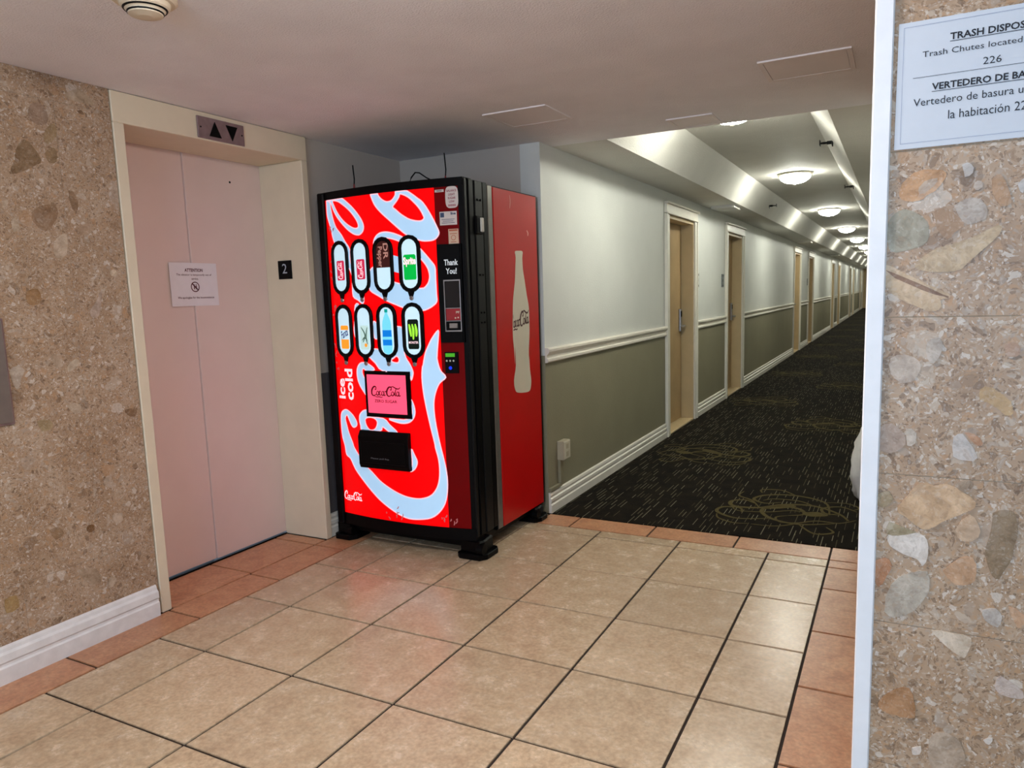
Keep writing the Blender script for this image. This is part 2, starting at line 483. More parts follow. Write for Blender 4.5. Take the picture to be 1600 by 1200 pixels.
# ------------------------------------------------------------------ traced outlines, in metres on their own surfaces
# (x, z) on the machine door and right wall, (y, z) on its side sheet and the left wall
SCRIPT={"stem":[[-2.7401,1.8942],[-2.744,1.857],[-2.7438,1.8066],[-2.7302,1.7633],[-2.7179,1.7202],[-2.7057,1.6771],[-2.6811,1.6291],[-2.6475,1.5808],[-2.6139,1.5412],
[-2.5818,1.4936],[-2.5799,1.4473],[-2.5801,1.3757],[-2.5464,1.3538],[-2.5105,1.3341],[-2.5033,1.3737],[-2.5415,1.4124],[-2.5596,1.4759],[-2.5849,1.5606],
[-2.5828,1.6188],[-2.6152,1.6625],[-2.6424,1.7019],[-2.677,1.7379],[-2.6981,1.7857],[-2.7118,1.8454],[-2.7146,1.8832]],"leaf":[[-2.7365,1.896],[-2.6803,1.9004],
[-2.6425,1.8998],[-2.6133,1.8833],[-2.5739,1.8549],[-2.5412,1.8275],[-2.5097,1.7942],[-2.4846,1.7597],[-2.4747,1.7305],[-2.4822,1.7067],[-2.507,1.6901],
[-2.541,1.6945],[-2.5746,1.7114],[-2.6084,1.7367],[-2.6424,1.7684],[-2.6709,1.8],[-2.6932,1.8353],[-2.7065,1.8658],[-2.7248,1.8801]],"top":[[-2.417,1.8965],
[-2.4091,1.8619],[-2.3884,1.8242],[-2.3501,1.7853],[-2.3027,1.746],[-2.2565,1.7071],[-2.2112,1.6726],[-2.1661,1.6502],[-2.1217,1.6359],[-2.0863,1.6332],
[-2.0555,1.6369],[-2.0355,1.6506],[-2.0259,1.6713],[-2.0392,1.705],[-2.0587,1.7449],[-2.0866,1.7931],[-2.1112,1.8257],[-2.1369,1.8451],[-2.1628,1.8645],
[-2.2073,1.8906],[-2.2566,1.8937],[-2.263,1.8689],[-2.2863,1.8454],[-2.3161,1.8411],[-2.3452,1.8543],[-2.3666,1.876],[-2.3755,1.8946]],"ring":[[-2.4147,1.6453],
[-2.3995,1.6727],[-2.3723,1.689],[-2.3363,1.6926],[-2.2968,1.686],[-2.254,1.6713],[-2.2079,1.6487],[-2.1588,1.6183],[-2.1242,1.5889],[-2.0741,1.5315],[-2.0559,1.5032],
[-2.0552,1.4559],[-2.0546,1.3728],[-2.0549,1.3331],[-2.0812,1.3098],[-2.1132,1.2954],[-2.1407,1.2904],[-2.1867,1.2954],[-2.2431,1.3056],[-2.291,1.323],
[-2.3501,1.3449],[-2.4004,1.3709],[-2.4573,1.4035],[-2.4564,1.4511],[-2.4496,1.5044],[-2.4152,1.5315],[-2.416,1.5926]],"sliver":[[-2.5694,1.3268],[-2.5379,1.3157],
[-2.5528,1.1374],[-2.5784,1.1522],[-2.5887,1.1929],[-2.5791,1.2484]],"wave":[[-2.448,1.2388],[-2.411,1.2259],[-2.3586,1.2213],[-2.2882,1.2123],[-2.262,1.1976],
[-2.2585,1.0967],[-2.2491,1.0512],[-2.2268,1.0183],[-2.212,0.9853],[-2.2108,0.9646],[-2.2247,0.9332],[-2.2447,0.9641],[-2.4019,0.98],[-2.448,1.0194],[-2.4795,1.0444],
[-2.5056,1.0738],[-2.4478,1.0957],[-2.4151,1.096],[-2.4169,1.1443],[-2.4461,1.1548]],"hook":[[-2.4561,0.9852],[-2.4878,1.0101],[-2.5271,1.0221],[-2.5599,1.0161],
[-2.5821,0.9883],[-2.5857,0.9469],[-2.575,0.9081],[-2.5511,0.8721],[-2.5182,0.8431],[-2.5125,0.9148],[-2.5337,0.94],[-2.546,0.9699],[-2.5367,0.9896],[-2.5077,0.9753]],
"bigc":[[-2.0542,1.191],[-2.0893,1.1532],[-2.114,1.1128],[-2.1344,1.0721],[-2.1491,1.0147],[-2.1544,1.0023],[-2.1597,0.9487],[-2.1548,0.87],[-2.1409,0.7829],
[-2.1227,0.6914],[-2.1041,0.6081],[-2.1008,0.583],[-2.0857,0.5203],[-2.0835,0.4568],[-2.0918,0.4009],[-2.1125,0.3568],[-2.1469,0.3243],[-2.2055,0.3058],
[-2.2748,0.3071],[-2.3357,0.3211],[-2.398,0.3458],[-2.4621,0.3792],[-2.5164,0.4226],[-2.5558,0.4498],[-2.5838,0.4783],[-2.6407,0.5446],[-2.6512,0.5707],
[-2.6785,0.6267],[-2.6963,0.6838],[-2.7005,0.7105],[-2.6856,0.7273],[-2.6714,0.7037],[-2.6548,0.6737],[-2.6366,0.6617],[-2.6137,0.6724],[-2.6117,0.6948],
[-2.637,0.7285],[-2.6734,0.7528],[-2.6995,0.7563],[-2.728,0.7399],[-2.738,0.7075],[-2.7394,0.6576],[-2.7349,0.5989],[-2.7191,0.5504],[-2.7103,0.5011],[-2.6788,0.4818],
[-2.6447,0.4265],[-2.5926,0.3737],[-2.5305,0.3178],[-2.4702,0.271],[-2.4058,0.2339],[-2.3432,0.2054],[-2.282,0.1899],[-2.2119,0.1926],[-2.1437,0.2076],
[-2.0952,0.2418],[-2.0608,0.2917],[-2.0452,0.3525],[-2.0412,0.4166],[-2.0471,0.4799],[-2.0597,0.5426],[-2.0689,0.5843],[-2.0726,0.601],[-2.0869,0.6759],
[-2.0967,0.7508],[-2.0978,0.8173],[-2.086,0.8713],[-2.0611,0.921],[-2.0243,0.9519],[-2.0492,0.9824],[-2.061,1.0109],[-2.068,1.0476],[-2.0676,1.0557],[-2.0633,1.0963],
[-2.0563,1.1488]],"loop":[[-2.5892,0.7053],[-2.5835,0.7366],[-2.5543,0.7604],[-2.5246,0.763],[-2.5242,0.7316],[-2.4148,0.7249],[-2.3741,0.6926],[-2.3269,0.6544],
[-2.3743,0.6516],[-2.4236,0.6789],[-2.4418,0.656],[-2.5694,0.6514],[-2.5826,0.6747]],"tail":[[-2.2333,0.8305],[-2.2175,0.8099],[-2.2101,0.7724],[-2.2193,0.7383],
[-2.2451,0.714],[-2.2855,0.7049],[-2.3311,0.71],[-2.3771,0.7261],[-2.2391,0.7333]],"drop":[[-2.2449,0.5713],[-2.2262,0.5381],[-2.2123,0.509],[-2.2172,0.4829],
[-2.2358,0.458],[-2.2611,0.4496],[-2.2438,0.4897]]}
HOLES={"leafhole":[[-2.6921,1.8789],[-2.6513,1.8727],[-2.6161,1.8528],[-2.5765,1.8245],[-2.5441,1.7931],[-2.5184,1.7583],[-2.5119,1.7333],[-2.5269,1.7243],[-2.5553,1.7305],
[-2.5949,1.7521],[-2.629,1.7797],[-2.6572,1.8112],[-2.6792,1.8465]],"tophole":[[-2.2318,1.8721],[-2.1909,1.8551],[-2.156,1.8252],[-2.1264,1.792],[-2.1082,1.7598],
[-2.1046,1.744],[-2.1207,1.7334],[-2.1521,1.7355],[-2.1926,1.748],[-2.2333,1.7725],[-2.2651,1.7985],[-2.2811,1.8135],[-2.2578,1.8371],[-2.2397,1.8591]],
"ringhole":[[-2.3539,1.6577],[-2.3283,1.6621],[-2.2843,1.6525],[-2.2419,1.6349],[-2.1875,1.6002],[-2.1311,1.546],[-2.1018,1.5091],[-2.0901,1.477],[-2.0909,1.4454],
[-2.1067,1.4162],[-2.1437,1.4015],[-2.2621,1.4289],[-2.3128,1.4457],[-2.3417,1.4671],[-2.3587,1.5895]],"waveblob":[[-2.3402,1.0379],[-2.3241,1.0486],[-2.3057,1.0583],
[-2.2916,1.0426],[-2.3003,1.025],[-2.3306,1.0276]],"loophole":[[-2.5453,0.7105],[-2.5218,0.7251],[-2.4816,0.7232],[-2.4593,0.705],[-2.4671,0.6762],[-2.4865,0.6596],
[-2.5155,0.6575],[-2.5373,0.678]]}
BARS={"ringbar":[[-2.3342,1.5761],[-2.2608,1.5642],[-2.2141,1.546],[-2.2192,1.4623],[-2.2612,1.482],[-2.309,1.5022]]}
BOTTLE=[[3.642,1.591],[3.681,1.597],[3.735,1.595],[3.73,1.561],[3.733,1.499],[3.749,1.441],[3.773,1.351],[3.794,1.282],[3.796,1.181],[3.791,1.112],[3.779,1.043],
[3.777,0.974],[3.781,1.001],[3.786,0.922],[3.798,0.864],[3.79,0.818],[3.757,0.796],[3.636,0.806],[3.595,0.826],[3.583,0.884],[3.612,0.967],[3.608,1.075],
[3.603,0.968],[3.595,1.058],[3.586,1.125],[3.589,1.213],[3.597,1.288],[3.606,1.344],[3.631,1.432],[3.64,1.498],[3.649,1.559]]
CHIPR=[[[[-0.019,1.467],[0.001,1.481],[0.03,1.466],[0.042,1.445],[0.039,1.421],[0.024,1.411],[-0.008,1.406],[-0.021,1.413],[-0.024,1.45]],[140,138,120]],[[[-0.002,1.524],
[0.015,1.542],[0.046,1.545],[0.064,1.537],[0.059,1.518],[0.036,1.5],[0.025,1.493],[0.005,1.494],[-0.006,1.504]],[190,140,95]],[[[0.022,1.508],[0.031,1.525],
[0.051,1.529],[0.047,1.517],[0.032,1.505]],[180,160,140]],[[[0.049,1.477],[0.068,1.474],[0.088,1.459],[0.093,1.446],[0.081,1.434],[0.07,1.423],[0.054,1.444]],
[150,118,88]],[[[0.079,1.481],[0.105,1.492],[0.124,1.478],[0.127,1.456],[0.107,1.447],[0.092,1.452]],[165,156,148]],[[[0.023,1.384],[0.052,1.407],[0.09,1.418],
[0.119,1.431],[0.148,1.444],[0.147,1.429],[0.121,1.401],[0.095,1.372],[0.065,1.366],[0.029,1.372]],[186,162,128]],[[[-0.025,1.384],[0.005,1.369],[0.038,1.349],
[0.074,1.33],[0.078,1.321],[0.063,1.32],[0.067,1.306],[0.052,1.299],[0.028,1.307],[-0.002,1.323],[-0.024,1.345]],[192,166,132]],[[[-0.024,1.376],[0.014,1.357],
[0.054,1.337],[0.077,1.324],[0.07,1.323],[0.034,1.338],[-0.007,1.36]],[110,76,52]],[[[-0.01,1.214],[0.014,1.222],[0.035,1.21],[0.038,1.192],[0.026,1.173],
[0.008,1.17],[-0.009,1.186]],[184,170,158]],[[[0.131,1.162],[0.15,1.165],[0.177,1.141],[0.181,1.123],[0.171,1.118],[0.148,1.135],[0.132,1.144]],[175,142,96]],
[[[-0.025,1.085],[-0.006,1.093],[0.015,1.078],[0.018,1.059],[0.004,1.041],[-0.022,1.041]],[160,140,128]],[[[0.094,1.073],[0.108,1.081],[0.125,1.056],[0.133,1.038],
[0.114,1.032],[0.096,1.04]],[195,192,192]],[[[0.11,1.083],[0.127,1.082],[0.139,1.066],[0.132,1.061]],[180,130,95]],[[[0.019,1.085],[0.036,1.079],[0.034,1.06],
[0.022,1.054]],[188,178,168]],[[[0.088,1.547],[0.101,1.548],[0.104,1.532],[0.093,1.527]],[196,196,198]],[[[0.106,1.517],[0.115,1.519],[0.118,1.506],[0.108,1.504]],
[185,175,165]],[[[0.132,1.519],[0.144,1.526],[0.156,1.504],[0.161,1.479],[0.147,1.472],[0.135,1.494]],[168,128,92]],[[[0.168,1.507],[0.177,1.517],[0.178,1.494],
[0.172,1.496]],[196,196,198]],[[[0.163,1.238],[0.176,1.245],[0.187,1.232],[0.181,1.219],[0.168,1.221]],[182,146,122]],[[[0.046,1.243],[0.065,1.252],[0.072,1.234],
[0.059,1.206],[0.049,1.215]],[182,172,162]],[[[0.008,0.931],[0.028,0.962],[0.043,0.986],[0.068,0.983],[0.088,0.988],[0.112,0.976],[0.135,0.957],[0.126,0.941],
[0.099,0.926],[0.071,0.906],[0.051,0.899],[0.025,0.918]],[198,162,124]],[[[0.161,0.941],[0.179,0.948],[0.193,0.944],[0.198,0.919],[0.195,0.886],[0.188,0.852],
[0.177,0.827],[0.17,0.82],[0.16,0.834],[0.152,0.871],[0.158,0.91]],[118,98,72]],[[[-0.007,0.877],[0.009,0.884],[0.043,0.891],[0.06,0.878],[0.062,0.849],
[0.055,0.828],[0.045,0.839],[0.023,0.846],[0.001,0.858]],[216,212,208]],[[[-0.004,0.905],[0.017,0.9],[0.043,0.891],[0.013,0.882],[-0.006,0.882]],[140,130,100]],
[[[0.104,0.903],[0.126,0.934],[0.14,0.917],[0.14,0.893],[0.116,0.883]],[196,166,136]],[[[-0.024,0.826],[-0.007,0.835],[0.005,0.823],[-0.003,0.799],[-0.018,0.774],
[-0.024,0.796]],[165,110,75]],[[[0.004,0.785],[0.033,0.81],[0.062,0.819],[0.066,0.78],[0.044,0.741],[0.015,0.72],[-0.005,0.727]],[172,166,156]],[[[0.087,0.823],
[0.114,0.851],[0.133,0.856],[0.141,0.826],[0.132,0.805],[0.108,0.801]],[190,148,112]],[[[0.153,0.76],[0.173,0.766],[0.183,0.751],[0.178,0.731],[0.158,0.739]],
[192,186,182]],[[[0.191,0.774],[0.215,0.761],[0.216,0.743],[0.205,0.736]],[190,148,114]],[[[0.075,0.706],[0.108,0.707],[0.136,0.703],[0.135,0.678],[0.128,0.661],
[0.109,0.672],[0.088,0.688]],[216,202,182]],[[[-0.006,0.548],[0.019,0.575],[0.043,0.581],[0.051,0.556],[0.054,0.526],[0.034,0.521],[0.008,0.522],[-0.01,0.531]],
[165,118,78]],[[[0.179,0.623],[0.186,0.639],[0.21,0.625],[0.223,0.608],[0.204,0.601],[0.184,0.606]],[186,172,166]],[[[0.05,0.461],[0.065,0.468],[0.063,0.451],
[0.052,0.448]],[205,200,196]],[[[0.165,0.508],[0.178,0.517],[0.175,0.503]],[205,200,196]],[[[0.079,0.49],[0.103,0.507],[0.129,0.493],[0.139,0.459],[0.123,0.439],
[0.085,0.428]],[172,154,136]],[[[-0.023,0.957],[-0.006,0.964],[0.003,0.95],[-0.01,0.934],[-0.024,0.935]],[130,115,85]],[[[0.1,0.991],[0.123,0.998],[0.116,0.976],
[0.106,0.98]],[150,130,110]]]
CHIPL=[[[[1.616,1.937],[1.648,1.976],[1.674,1.957],[1.703,1.91],[1.684,1.89],[1.635,1.86],[1.584,1.845],[1.606,1.896]],[112,88,60]],[[[1.718,1.935],[1.745,1.963],
[1.764,1.948],[1.757,1.912],[1.732,1.902]],[122,98,66]],[[[1.824,2.177],[1.883,2.205],[1.919,2.18],[1.935,2.153],[1.877,2.153],[1.834,2.156]],[170,150,126]],
[[[1.936,2.186],[1.999,2.212],[1.995,2.149],[1.948,2.146]],[140,105,85]],[[[1.693,2.114],[1.732,2.111],[1.746,2.079],[1.737,2.049],[1.701,2.036],[1.67,2.065]],
[142,116,98]],[[[1.735,2.031],[1.767,2.054],[1.768,2.008],[1.734,1.973],[1.719,1.993]],[146,122,86]],[[[1.861,2.119],[1.88,2.123],[1.888,2.11],[1.872,2.109]],
[90,66,46]],[[[1.644,1.712],[1.679,1.739],[1.73,1.748],[1.743,1.72],[1.721,1.676],[1.685,1.645],[1.648,1.679]],[126,96,70]],[[[1.792,1.809],[1.813,1.803],
[1.827,1.77],[1.819,1.735],[1.798,1.741]],[120,90,65]],[[[1.713,1.601],[1.742,1.636],[1.766,1.637],[1.757,1.56],[1.715,1.55]],[186,168,148]],[[[1.547,1.743],
[1.566,1.749],[1.56,1.728],[1.546,1.723]],[190,172,150]],[[[1.569,1.674],[1.586,1.691],[1.597,1.652],[1.573,1.638]],[180,162,140]],[[[1.83,1.351],[1.856,1.381],
[1.885,1.43],[1.871,1.349],[1.849,1.314],[1.827,1.324]],[174,154,142]],[[[1.594,1.424],[1.635,1.432],[1.643,1.39],[1.612,1.37],[1.59,1.383]],[142,106,66]],
[[[1.715,1.137],[1.749,1.16],[1.76,1.141],[1.735,1.117],[1.712,1.111]],[186,170,150]],[[[1.503,1.141],[1.527,1.151],[1.553,1.136],[1.538,1.105],[1.518,1.065],
[1.503,1.109]],[176,164,150]],[[[1.652,1.178],[1.673,1.184],[1.69,1.139],[1.668,1.133]],[166,146,124]],[[[1.693,0.981],[1.733,0.984],[1.753,0.954],[1.716,0.946]],
[180,162,142]],[[[1.574,0.939],[1.62,0.936],[1.628,0.904],[1.59,0.897]],[152,132,98]],[[[1.932,0.927],[1.983,0.928],[1.969,0.892],[1.935,0.907]],[116,86,60]],
[[[1.805,1.657],[1.855,1.694],[1.875,1.67],[1.849,1.642]],[166,140,118]],[[[1.927,1.502],[1.952,1.507],[1.952,1.485],[1.932,1.483]],[200,184,160]],[[[1.824,0.497],
[1.854,0.503],[1.871,0.469],[1.84,0.459]],[186,168,150]],[[[1.713,0.483],[1.741,0.488],[1.743,0.464],[1.719,0.458]],[110,74,40]],[[[1.571,0.513],[1.605,0.516],
[1.624,0.487],[1.592,0.47]],[120,92,64]],[[[1.781,0.241],[1.81,0.24],[1.802,0.209],[1.781,0.202]],[190,172,152]],[[[1.387,0.306],[1.425,0.308],[1.432,0.262],
[1.388,0.254]],[152,122,72]],[[[1.662,0.318],[1.734,0.302],[1.747,0.24],[1.7,0.248]],[154,134,112]]]
# ------------------------------------------------------------------ main dimensions (metres)
ZC = 2.232            # lobby ceiling
XL = -2.87            # left lobby wall face
XH = -1.89            # hall left wall face
XR = -0.05            # hall right wall face
YN = 3.99             # start of carpet / niche back wall
YE = 47.0             # far end of the hall
YB = -3.2             # lobby back wall
XE = 2.6              # lobby right-hand end
YS = 1.5              # face of the stone wall on the right

# ------------------------------------------------------------------ floor
floor = props(build('floor', box(B(), XL - 0.35, XE, YB - 0.1, YN + 0.01, -0.08, -0.006), GROUT), 'dark brown grout bed under the beige lobby tiles', 'floor', kind='structure')
GAP = 0.005
_tm = {}
def tile(name, x0, x1, y0, y1, m):
    x0 += GAP; x1 -= GAP; y0 += GAP; y1 -= GAP
    if x1 - x0 < 0.01 or y1 - y0 < 0.01:
        return
    key = (name, round(x1 - x0, 3), round(y1 - y0, 3))
    if key not in _tm:
        w, d = (x1 - x0) / 2, (y1 - y0) / 2
        bm = B(); box(bm, -w, w, -d, d, -0.009, 0.0)
        top = max(bm.faces, key=lambda f_: f_.calc_center_median().z)
        bmesh.ops.bevel(bm, geom=list(top.edges), offset=0.0014, segments=2, affect='EDGES')
        bmesh.ops.recalc_face_normals(bm, faces=bm.faces)
        me = bpy.data.meshes.new(name); bm.to_mesh(me); bm.free(); me.materials.append(m)
        _tm[key] = me
    o = bpy.data.objects.new(name, _tm[key])
    o.location = ((x0 + x1) / 2, (y0 + y1) / 2, random.uniform(-0.0004, 0.0004))
    COL.objects.link(o); o.parent = floor

PIT = 0.458
gx = [-0.554 - PIT * k for k in range(-7, 5)][::1]
gx = sorted(gx)                                   # joints from -2.386 up to 2.65
gy = [2.291 + PIT * k for k in range(-12, 3)]     # ... 1.375, 1.833, 2.291, 2.749, 3.207
rows = list(zip(gy[:-1], gy[1:])) + [(gy[-1], 3.69), (3.69, 3.795)]
for y0, y1 in rows:
    xs = [-2.66] + [x for x in gx if x < -0.3] + [-0.268]
    if y0 > 3.6:
        pass
    for a, b in zip(xs[:-1], xs[1:]):
        tile('floor_tile', a, b, y0, y1, TILE)
    if y1 <= 1.9 and y0 < YS:                     # lobby floor to the right of the camera
        xr = [-0.268] + [x for x in gx if x > -0.2 and x < XE - 0.05] + [XE - 0.02]
        yy1 = min(y1, YS + 0.01)
        for a, b in zip(xr[:-1], xr[1:]):
            tile('floor_tile', a, b, y0, yy1, TILE)
# terracotta border tiles
tx = [-1.885, -1.675, -1.205, -0.735, -0.268, XR + 0.003]
for a, b in zip(tx[:-1], tx[1:]):
    tile('terracotta_tile', a, b, 3.795, YN, TERRA)
for a, b in zip([-2.66, -2.386, -1.928], [-2.386, -1.928, -1.885]):
    tile('floor_tile', a, b, 3.795, YN - 0.005, TILE)
ry = [YS + 0.012, 2.04, 2.5, 2.95, 3.41, 3.69, 3.795]
for a, b in zip(ry[:-1], ry[1:]):
    tile('terracotta_tile', -0.268, XR + 0.003, a, b, TERRA)
ly = [2.503 + 0.467 * k for k in range(-12, 4)]
ly = ly[:-1] + [YN - 0.005]
for a, b in zip(ly[:-1], ly[1:]):
    tile('terracotta_tile', XL + 0.003, -2.66, a, b, TERRA)
for a, b in ((2.06, 2.515), (2.515, 2.97), (2.97, 3.065)):
    tile('terracotta_tile', -3.172, XL + 0.003, a, b, TERRA)

# ------------------------------------------------------------------ hall carpet
carpet = props(build('floor_corridor', box(B(), XH - 0.2, XR + 0.1, YN, YE, -0.06, 0.003), CARPET), 'dark brown hall carpet with fine pale dashes and olive scrolls', 'carpet', kind='structure')
OLIVE = mat('olive_scroll_yarn', (86, 77, 47), 0.95, noise=0.15, nscale=60, spec=0.1)
OLIVE2 = mat('dim_scroll_yarn', (70, 62, 44), 0.95, noise=0.15, nscale=60, spec=0.1)
def scroll2d(weights=1.0):
    S = []
    w = 0.024 * weights
    def R_(pts, ww=1.0):
        S.append(ribbon2d(pts, w * ww, 5))
    R_([(-.46, -.02), (-.34, .1), (-.12, .18), (.08, .1), (.2, -.06), (.38, -.12), (.46, -.02), (.38, .06), (.28, .02)], 1.5)
    R_([(-.4, -.12), (-.2, -.26), (.02, -.24), (.16, -.1), (.1, .04), (-.06, .06), (-.14, -.04), (-.06, -.12)], 1.4)
    R_([(-.3, .04), (-.16, .3), (.1, .36), (.3, .26), (.34, .12), (.22, .06), (.12, .14)], 1.2)
    R_([(.02, -.24), (.22, -.36), (.42, -.3), (.44, -.18), (.32, -.14), (.26, -.22)], 1.2)
    R_([(-.44, .2), (-.3, .26), (-.2, .16), (-.26, .06), (-.38, .08)], 1.0)
    R_([(-.2, -.26), (-.36, -.38), (-.46, -.3), (-.38, -.22)], 0.9)
    R_([(.1, .36), (.26, .44), (.4, .38), (.36, .3)], 0.9)
    R_([(-.5, .02), (-.42, -.1), (-.26, -.14), (-.1, -.36), (.08, -.42)], 0.8)
    R_([(.2, -.06), (.34, .08), (.48, .14), (.5, .26)], 0.8)
    R_([(-.34, .1), (-.24, .02), (-.04, .0), (.1, -.12), (.3, -.2), (.4, -.12)], 0.7)
    R_([(-.12, .18), (.02, .24), (.2, .2), (.26, .12)], 0.8)
    R_([(-.16, .3), (-.3, .36), (-.42, .3), (-.4, .22)], 0.7)
    R_([(.1, -.42), (.2, -.46), (.34, -.42), (.4, -.34)], 0.7)
    R_([(-.06, -.12), (.0, -.2), (-.08, -.28), (-.2, -.22)], 0.7)
    S.append(fill2d(smooth_loop([(-.02, .1), (.06, .0), (.16, -.06), (.12, .04), (.04, .12)], 3)))
    S.append(fill2d(smooth_loop([(-.3, .02), (-.2, -.06), (-.12, -.02), (-.2, .06)], 3)))
    return merge2d(S)
_sc = flat(scroll2d(), lambda x, y: (x, y, 0.0))
bmesh.ops.recalc_face_normals(_sc, faces=_sc.faces)
_scm = bpy.data.meshes.new('scroll_motif'); _sc.to_mesh(_scm); _sc.free(); _scm.materials.append(OLIVE)
k = 0
for y in [6.0 + 3.05 * i for i in range(13)]:
    for (x, yy, mir) in ((-1.4, y, 1), (-0.56, y - 1.42, -1)):
        o = bpy.data.objects.new('scroll_motif', _scm)
        o.location = (x, yy, 0.0045); o.scale = (0.78 * mir, 0.92, 1); o.rotation_euler = (0, 0, 0.25 * mir)
        COL.objects.link(o); o.parent = carpet

# ------------------------------------------------------------------ ceilings
ceil = B()
box(ceil, XL - 0.4, XE, YB - 0.1, YN, ZC, ZC + 0.45)
box(ceil, XH - 0.15, XR + 0.15, YN, 4.165, ZC, ZC + 0.45)
ceiling = props(build('ceiling', ceil, CEIL), 'textured beige plaster ceiling of the lobby', 'ceiling', kind='structure')
# hall ceiling: flat soffits either side of a tray with sloping sides
TXL0, TXL1, TXR1, TXR0, TZ = -1.54, -1.375, -0.555, -0.355, 2.47
prof = [(XH - 0.15, ZC), (TXL0, ZC), (TXL1, TZ), (TXR1, TZ), (TXR0, ZC), (XR + 0.15, ZC), (XR + 0.15, 2.7), (XH - 0.15, 2.7)]
hall_ceiling = props(build('ceiling_corridor', prism(B(), prof, 'y', 4.165, YE), SOFFIT), 'long hall ceiling with a sunken tray and sloping sides', 'ceiling', kind='structure')

# ------------------------------------------------------------------ left stone wall
wall_left = props(build('wall_left', box(B(), XL - 0.3, XL - 0.002, YB - 0.1, 2.0, 0, ZC), MORTAR), 'brown breccia stone wall left of the elevator', 'wall', kind='structure')
def stone_panel(x0, x1, y0, y1, z0, z1, parent):
    build('stone_panel', box(B(), x0, x1, y0, y1, z0, z1, 0.0006), STONE, parent)
J = 0.0006
courses = [(0.0, 0.345, 1.455), (0.345, 1.25, 1.765), (1.25, 2.135, 1.771), (2.135, ZC, 1.771)]
for z0, z1, yj in courses:
    ys = sorted({round(yj + 0.61 * i, 3) for i in range(-9, 2) if YB < yj + 0.61 * i < 2.0} | {YB - 0.1, 2.0})
    for a, b in zip(ys[:-1], ys[1:]):
        stone_panel(XL - 0.016, XL, a + J, b - J, z0 + J, z1 - J, wall_left)
chip_mats = {}
def chip_mat(c):
    c = tuple(c)
    if c not in chip_mats:
        base_ = (168, 142, 115)
        chip_mats[c] = breccia_material('stone_chip_%d_%d_%d' % c, tuple(round(v * 0.74 + b_ * 0.26) for v, b_ in zip(c, base_)), 0.3)
    return chip_mats[c]
def chips(data, fn, parent):
    for q_, (pts, c) in enumerate(data):
        lift = 0.0004 + 0.00006 * q_
        rj = random.Random(q_)
        VF = fill2d([(a + rj.uniform(-.0012, .0012), b + rj.uniform(-.0012, .0012)) for a, b in smooth_loop(pts, 2)])
        n = len(VF[0]); bm = B()
        A = [bm.verts.new(fn(p[0], p[1], lift)) for p in VF[0]]; D = [bm.verts.new(fn(p[0], p[1], -0.002)) for p in VF[0]]
        for t in VF[1]:
            bm.faces.new([A[i] for i in t])
        for i in range(n):
            bm.faces.new((A[i], A[(i + 1) % n], D[(i + 1) % n], D[i]))
        build('stone_chip', bm, chip_mat(c), parent)
chips([c for c in CHIPL if max(p[0] for p in c[0]) < 1.995], lambda a, z, d: (XL + d, a, z), wall_left)

# ------------------------------------------------------------------ right stone wall with the paper sign
wall_right = props(build('wall_right', box(B(), XR + 0.002, XE, YS + 0.002, YS + 0.16, 0, ZC), MORTAR), 'pale breccia stone wall with the paper sign, edged in white', 'wall', kind='structure')
for i in range(-5, 4):
    z0, z1 = max(0.998 + 0.291 * i - 0.0, 0.0), min(0.998 + 0.291 * (i + 1), ZC)
    if i == 3:
        z1 = min(z1, ZC)
    if z1 - z0 < 0.02:
        continue
    off = 0.12 if i % 2 else 0.0
    xs = [-0.03, 0.52 + off, 1.13 + off, 1.74 + off, XE]
    for a, b in zip(xs[:-1], xs[1:]):
        stone_panel(a + J, b - J, YS, YS + 0.016, z0 + J, z1 - J, wall_right)
z_last = 0.998 + 0.291 * 4
if z_last < ZC - 0.01:
    for a, b in ((-0.03, 0.52), (0.52, 1.13), (1.13, 1.74), (1.74, XE)):
        stone_panel(a + J, b - J, YS, YS + 0.016, z_last + J, ZC - J, wall_right)
chips(CHIPR, lambda a, z, d: (a, YS - d, z), wall_right)
bm = B()
prism(bm, [(-0.052, YS - 0.006), (-0.026, YS - 0.006), (-0.0235, YS - 0.002), (-0.0235, YS + 0.004), (-0.047, YS + 0.004), (-0.047, YS + 0.034), (-0.052, YS + 0.034), (-0.0545, YS + 0.03), (-0.0545, YS - 0.003)], 'z', 0, ZC)
props(build('trim_corner', bm, CORNER), 'white painted corner strip on the edge of the right stone wall', 'trim', kind='structure')

# stone return and hall right wall (seen only from the side)
props(build('wall_lobby_side', box(B(), XR, XR + 0.15, YS + 0.16, YN, 0, ZC), STONE), 'stone return wall behind the white corner strip', 'wall', kind='structure')
bm = B()
box(bm, XR, XR + 0.15, YN, YE, 0, 0.985, mi=1); box(bm, XR, XR + 0.15, YN, YE, 0.985, ZC + 0.02, mi=0)
props(build('wall_corridor_right', bm, [WALL_UP, WALL_LO]), 'right hall wall, cream above and olive grey below', 'wall', kind='structure')

